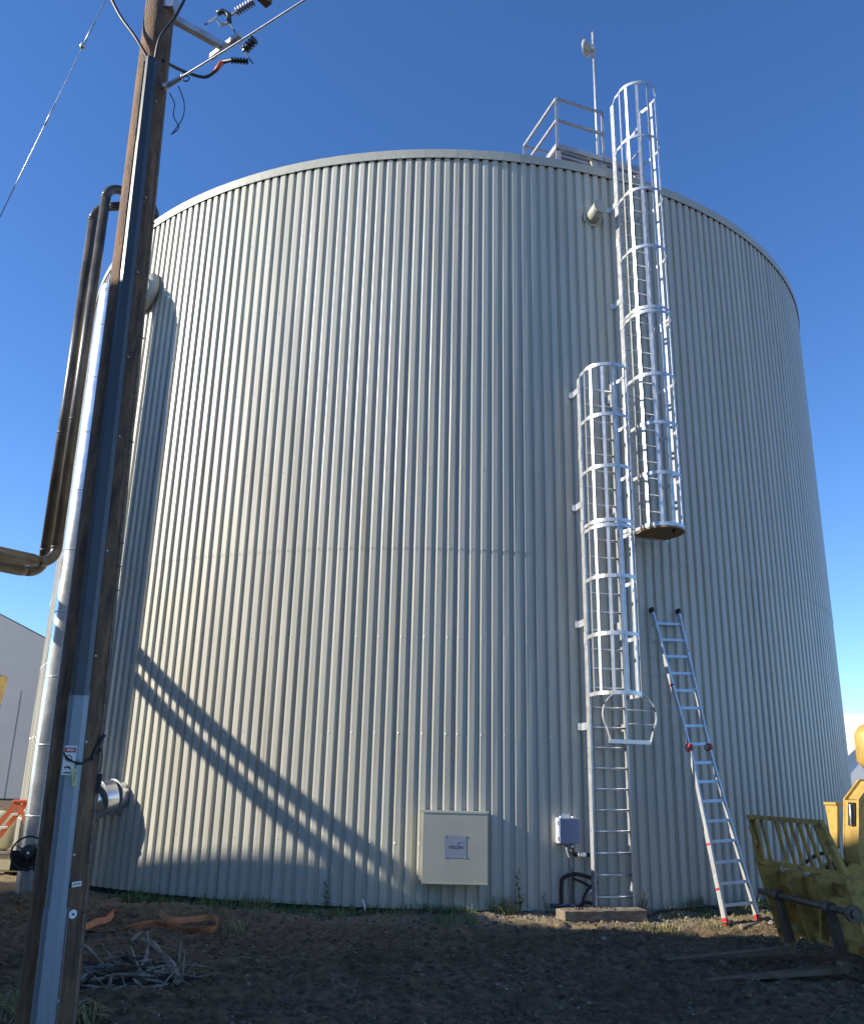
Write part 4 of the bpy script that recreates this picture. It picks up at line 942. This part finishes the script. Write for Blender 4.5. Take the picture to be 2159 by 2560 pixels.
for u, v, u2, v2, r_, h0, h1 in ((395, 2420, 440, 2475, .045, .20, .04), (320, 2400, 350, 2390, .02, .14, .24), (330, 2470, 360, 2400, .02, .04, .24), (455, 2435, 520, 2425, .012, .05, .06), (460, 2462, 518, 2448, .014, .03, .05), (200, 2392, 260, 2420, .012, .12, .06), (440, 2470, 480, 2490, .010, .06, .02), (215, 2510, 275, 2475, .013, .02, .06), (310, 2452, 345, 2472, .018, .08, .05), (350, 2410, 395, 2430, .035, .22, .17), (452, 2470, 450, 2420, .02, .02, .24), (444, 2445, 446, 2412, .012, .10, .26)):
    p, q = gpt(u, v, h0), gpt(u2, v2, h1)
    if u2 in (450, 446): q = V((p.x - .01, p.y + .02, p.z + .26))
    stick((p + q) / 2, q - p, (q - p).length, r_, 'stick', 'splinter')

# stones, clods and chips scattered on the soil
def blob(m, p, r_, fl=.7):
    n = 6; a0 = ru(0, 6.28); lo = [p + V((math.cos(a0 + k * 1.047) * r_ * ru(.75, 1.2), math.sin(a0 + k * 1.047) * r_ * ru(.75, 1.2), -r_ * .25)) for k in range(n)]
    hi = [p + V((math.cos(a0 + .4 + k * 1.047) * r_ * ru(.45, .75), math.sin(a0 + .4 + k * 1.047) * r_ * ru(.45, .75), r_ * fl * ru(.5, .9))) for k in range(n)]
    m.add(lo + hi + [p + Z * r_ * fl], [(k, (k + 1) % n, n + (k + 1) % n) for k in range(n)] + [(k, n + (k + 1) % n, n + k) for k in range(n)] + [(n + k, n + (k + 1) % n, 2 * n) for k in range(n)])
def scatter(name, m, cnt, r0, r1, fl, pw=2.5, box=(-6.5, 6.5, 7.3, 14.2)):
    mb = MB(); i = 0
    while i < cnt:
        x, y = ru(box[0], box[1]), ru(box[2], box[3])
        if math.hypot(x - CX, y - CY) < R + .08 or math.hypot(x + 2.6, y - 7) < .3: continue
        r_ = r0 + (r1 - r0) * rnd() ** pw; blob(mb, V((x, y, ground_z(x, y))), r_, fl); i += 1
    o = mb.build(name, m); o['kind'] = 'stuff'; o['label'] = {'pebbles': 'pale pebbles and grit scattered over the dark soil', 'soil_clods': 'dark crumbled clods of soil over the yard', 'gravel': 'dry gravel along the foot of the tank'}[name]; o['category'] = name.replace('_', ' ')
scatter('soil_clods', 'clod', 9000, .006, .050, .6, 4.5)
scatter('pebbles', 'stone', 2600, .004, .024, .6, 3.5)
mb = MB()
for i in range(2600):
    th = ru(-.35, .62); d_ = abs(random.gauss(.25, .45)) + .02; p = tank_frame(th)(0, d_, 0)
    if d_ > 1.4: continue
    blob(mb, V((p.x, p.y, ground_z(p.x, p.y))), .005 + .028 * rnd() ** 2.5, .6)
o = mb.build('gravel', 'stone'); o['kind'] = 'stuff'; o['label'] = 'dry gravel along the foot of the tank'; o['category'] = 'gravel'
for i, (u, v, r_, lab) in enumerate(((1508, 2362, .055, 'smooth grey stone lying alone on the dark soil'), (1928, 2318, .05, 'pale broken stone beside the pipe offcut'), (1040, 2418, .035, 'small flat grey stone in the open yard'), (468, 2288, .03, 'white stone chip above the orange strap'), (238, 2232, .035, 'white stone chip by the tank footing behind the pole'))):
    mb = MB(); p = gpt(u, v); blob(mb, p + Z * .01, r_, .75); tag(mb.build('stone', 'stone'), lab, 'stone')
p = gpt(915, 2285); q = p + V((-.05, .05, .17))
tag(MB().tube([p, (p + q) / 2 + V((.01, 0, 0)), q], [.018, .016, .012], 8).build('plastic_stub', 'white'), 'short white plastic pipe stub poking from the grass by the tank', 'pipe')

# grass and weeds
def blades(mb, p, n, h, sp, lean, w=.006):
    for i in range(n):
        a_ = ru(0, 6.28); r_ = sp * math.sqrt(rnd()); x, y = p.x + r_ * math.cos(a_), p.y + r_ * math.sin(a_)
        if math.hypot(x - CX, y - CY) < R + .03: continue
        b_ = V((x, y, ground_z(x, y) - .01)); hh = h * (.3 + .9 * rnd() ** 1.5); a2 = ru(0, 6.28); ln = lean * ru(.1, 1.7)
        d_ = V((math.cos(a2), math.sin(a2), 0)); sdv = V((-d_.y, d_.x, 0)) * w * ru(.6, 1.3)
        m1 = b_ + Z * hh * .55 + d_ * hh * ln * .3; t_ = b_ + Z * hh * (1 - .35 * ln) + d_ * hh * ln
        mb.add([b_ - sdv, b_ + sdv, m1 + sdv * .8, m1 - sdv * .8, t_], [(0, 1, 2, 3), (3, 2, 4)])
def clump(u, v, n, h, sp, m, label, name='grass_clump', lean=.7, w=.006):
    p = gpt(u, v); mb = MB(); blades(mb, p, n, h, sp, lean, w); tag(mb.build(name, m), label, 'grass')
clump(1258, 2280, 120, .38, .2, 'straw', 'tall pale grass clump growing beside the dark weed stalk', lean=.9)
clump(1250, 2285, 60, .20, .22, 'grass', 'short green grass round the dark weed stalk')
clump(1490, 2252, 26, .40, .10, 'straw', 'dry grass tuft growing up the lower ladder rail', lean=.5)
clump(1720, 2275, 150, .30, .2, 'grass', 'bright grass clump between the two ladders')
clump(1862, 2285, 60, .26, .22, 'straw', 'dry grass behind the foot of the leaning ladder', lean=1.)
clump(1912, 2280, 170, .36, .26, 'grass', 'green grass clump between the leaning ladder and the loader')
clump(390, 2250, 260, .22, .40, 'grass', 'low green grass at the tank footing behind the straps')
clump(590, 2275, 420, .24, .55, 'grass', 'green grass patch at the tank footing beyond the long strap')
clump(640, 2280, 60, .16, .2, 'straw', 'dry grass mixed in the patch beyond the long strap')
clump(590, 2330, 60, .20, .18, 'straw', 'thin grass tuft at the end of the long strap')
clump(845, 2290, 150, .2, .3, 'grass', 'sparse grass round the leafy weed by the tank')
clump(940, 2300, 50, .12, .25, 'straw', 'low dry grass by the white plastic stub')
clump(1130, 2310, 160, .16, .34, 'grass', 'sparse grass in front of the cover box')
clump(1640, 2330, 260, .12, .3, 'straw', 'thin dry grass in front of the timber baulk')
clump(1780, 2320, 120, .10, .15, 'straw', 'thin dry grass in front of the leaning ladder')
clump(205, 2555, 120, .16, .16, 'straw', 'pale curly grass tuft at the foot of the pole', w=.008, lean=1.1)
clump(40, 2520, 160, .22, .35, 'grass', 'dark green grass at the shaded side of the pole', lean=1.)
clump(20, 2560, 120, .2, .3, 'straw', 'dry grass tangled beside the pole foot', lean=1.)
def weed(u, v, h, n, label, m='leaf', ls=.06):
    p = gpt(u, v); t = thing('weed', label, 'plant', p); mb = MB(); st = []
    for i in range(7): st.append(p + V((.02 * math.sin(i * 1.1), .01 * math.cos(i), h * i / 6)))
    MB().tube(st, [.007 - .0008 * i for i in range(7)], 5).build('stem', m, t)
    lf_ = MB()
    for i in range(n):
        f = .15 + .85 * i / n; b_ = p + V((.02 * math.sin(f * 6.6), 0, h * f)); a_ = i * 2.4 + ru(-.3, .3); d_ = V((math.cos(a_), math.sin(a_), ru(.1, .6))).normalized(); l = ls * ru(.7, 1.3) * (1.2 - .6 * f); sv = d_.cross(Z).normalized() * l * .24
        lf_.add([b_, b_ + d_ * l * .5 + sv, b_ + d_ * l, b_ + d_ * l * .5 - sv], [(0, 1, 2, 3)])
    lf_.build('leaves', m, t)
weed(1265, 2265, .62, 26, 'tall dark leafy weed stalk between the cover box and junction box', ls=.11)
weed(1350, 2280, .26, 22, 'small pale leafy weed in front of the junction box', 'grass', .07)
weed(845, 2268, .42, 24, 'tall leafy weed against the tank between strap and cover box', 'grass', .09)
weed(1452, 2300, .18, 14, 'tiny weed growing in front of the timber baulk', 'grass', .05)
# tangle of weeds along the foot of the wall
mb = MB()
for i in range(900):
    th = ru(-.62, .05) if rnd() < .75 else ru(.05, .6); d_ = .06 + abs(random.gauss(0, .28)); p = tank_frame(th)(0, d_, 0)
    if fbm(p.x, p.y, 1.3, 3, 2.2) < -.05: continue
    blades(mb, p, 4, ru(.08, .24), .06, 1.1, .006)
o = mb.build('wall_foot_weeds', 'grass'); o['kind'] = 'stuff'; o['label'] = 'ragged green weeds along the foot of the tank wall'; o['category'] = 'weeds'
# thin ground cover
mb = MB()
for i in range(4200):
    x, y = ru(-6.5, 6.5), 14.3 - abs(random.gauss(0, 1.2))
    if math.hypot(x - CX, y - CY) < R + .05: continue
    if fbm(x, y, .9, 3, 7.7) < .02: continue
    blades(mb, V((x, y, 0)), 3, .07, .05, 1., .004)
o = mb.build('sparse_grass', 'straw'); o['kind'] = 'stuff'; o['label'] = 'sparse short grass sprouting from the soil near the tank'; o['category'] = 'grass'
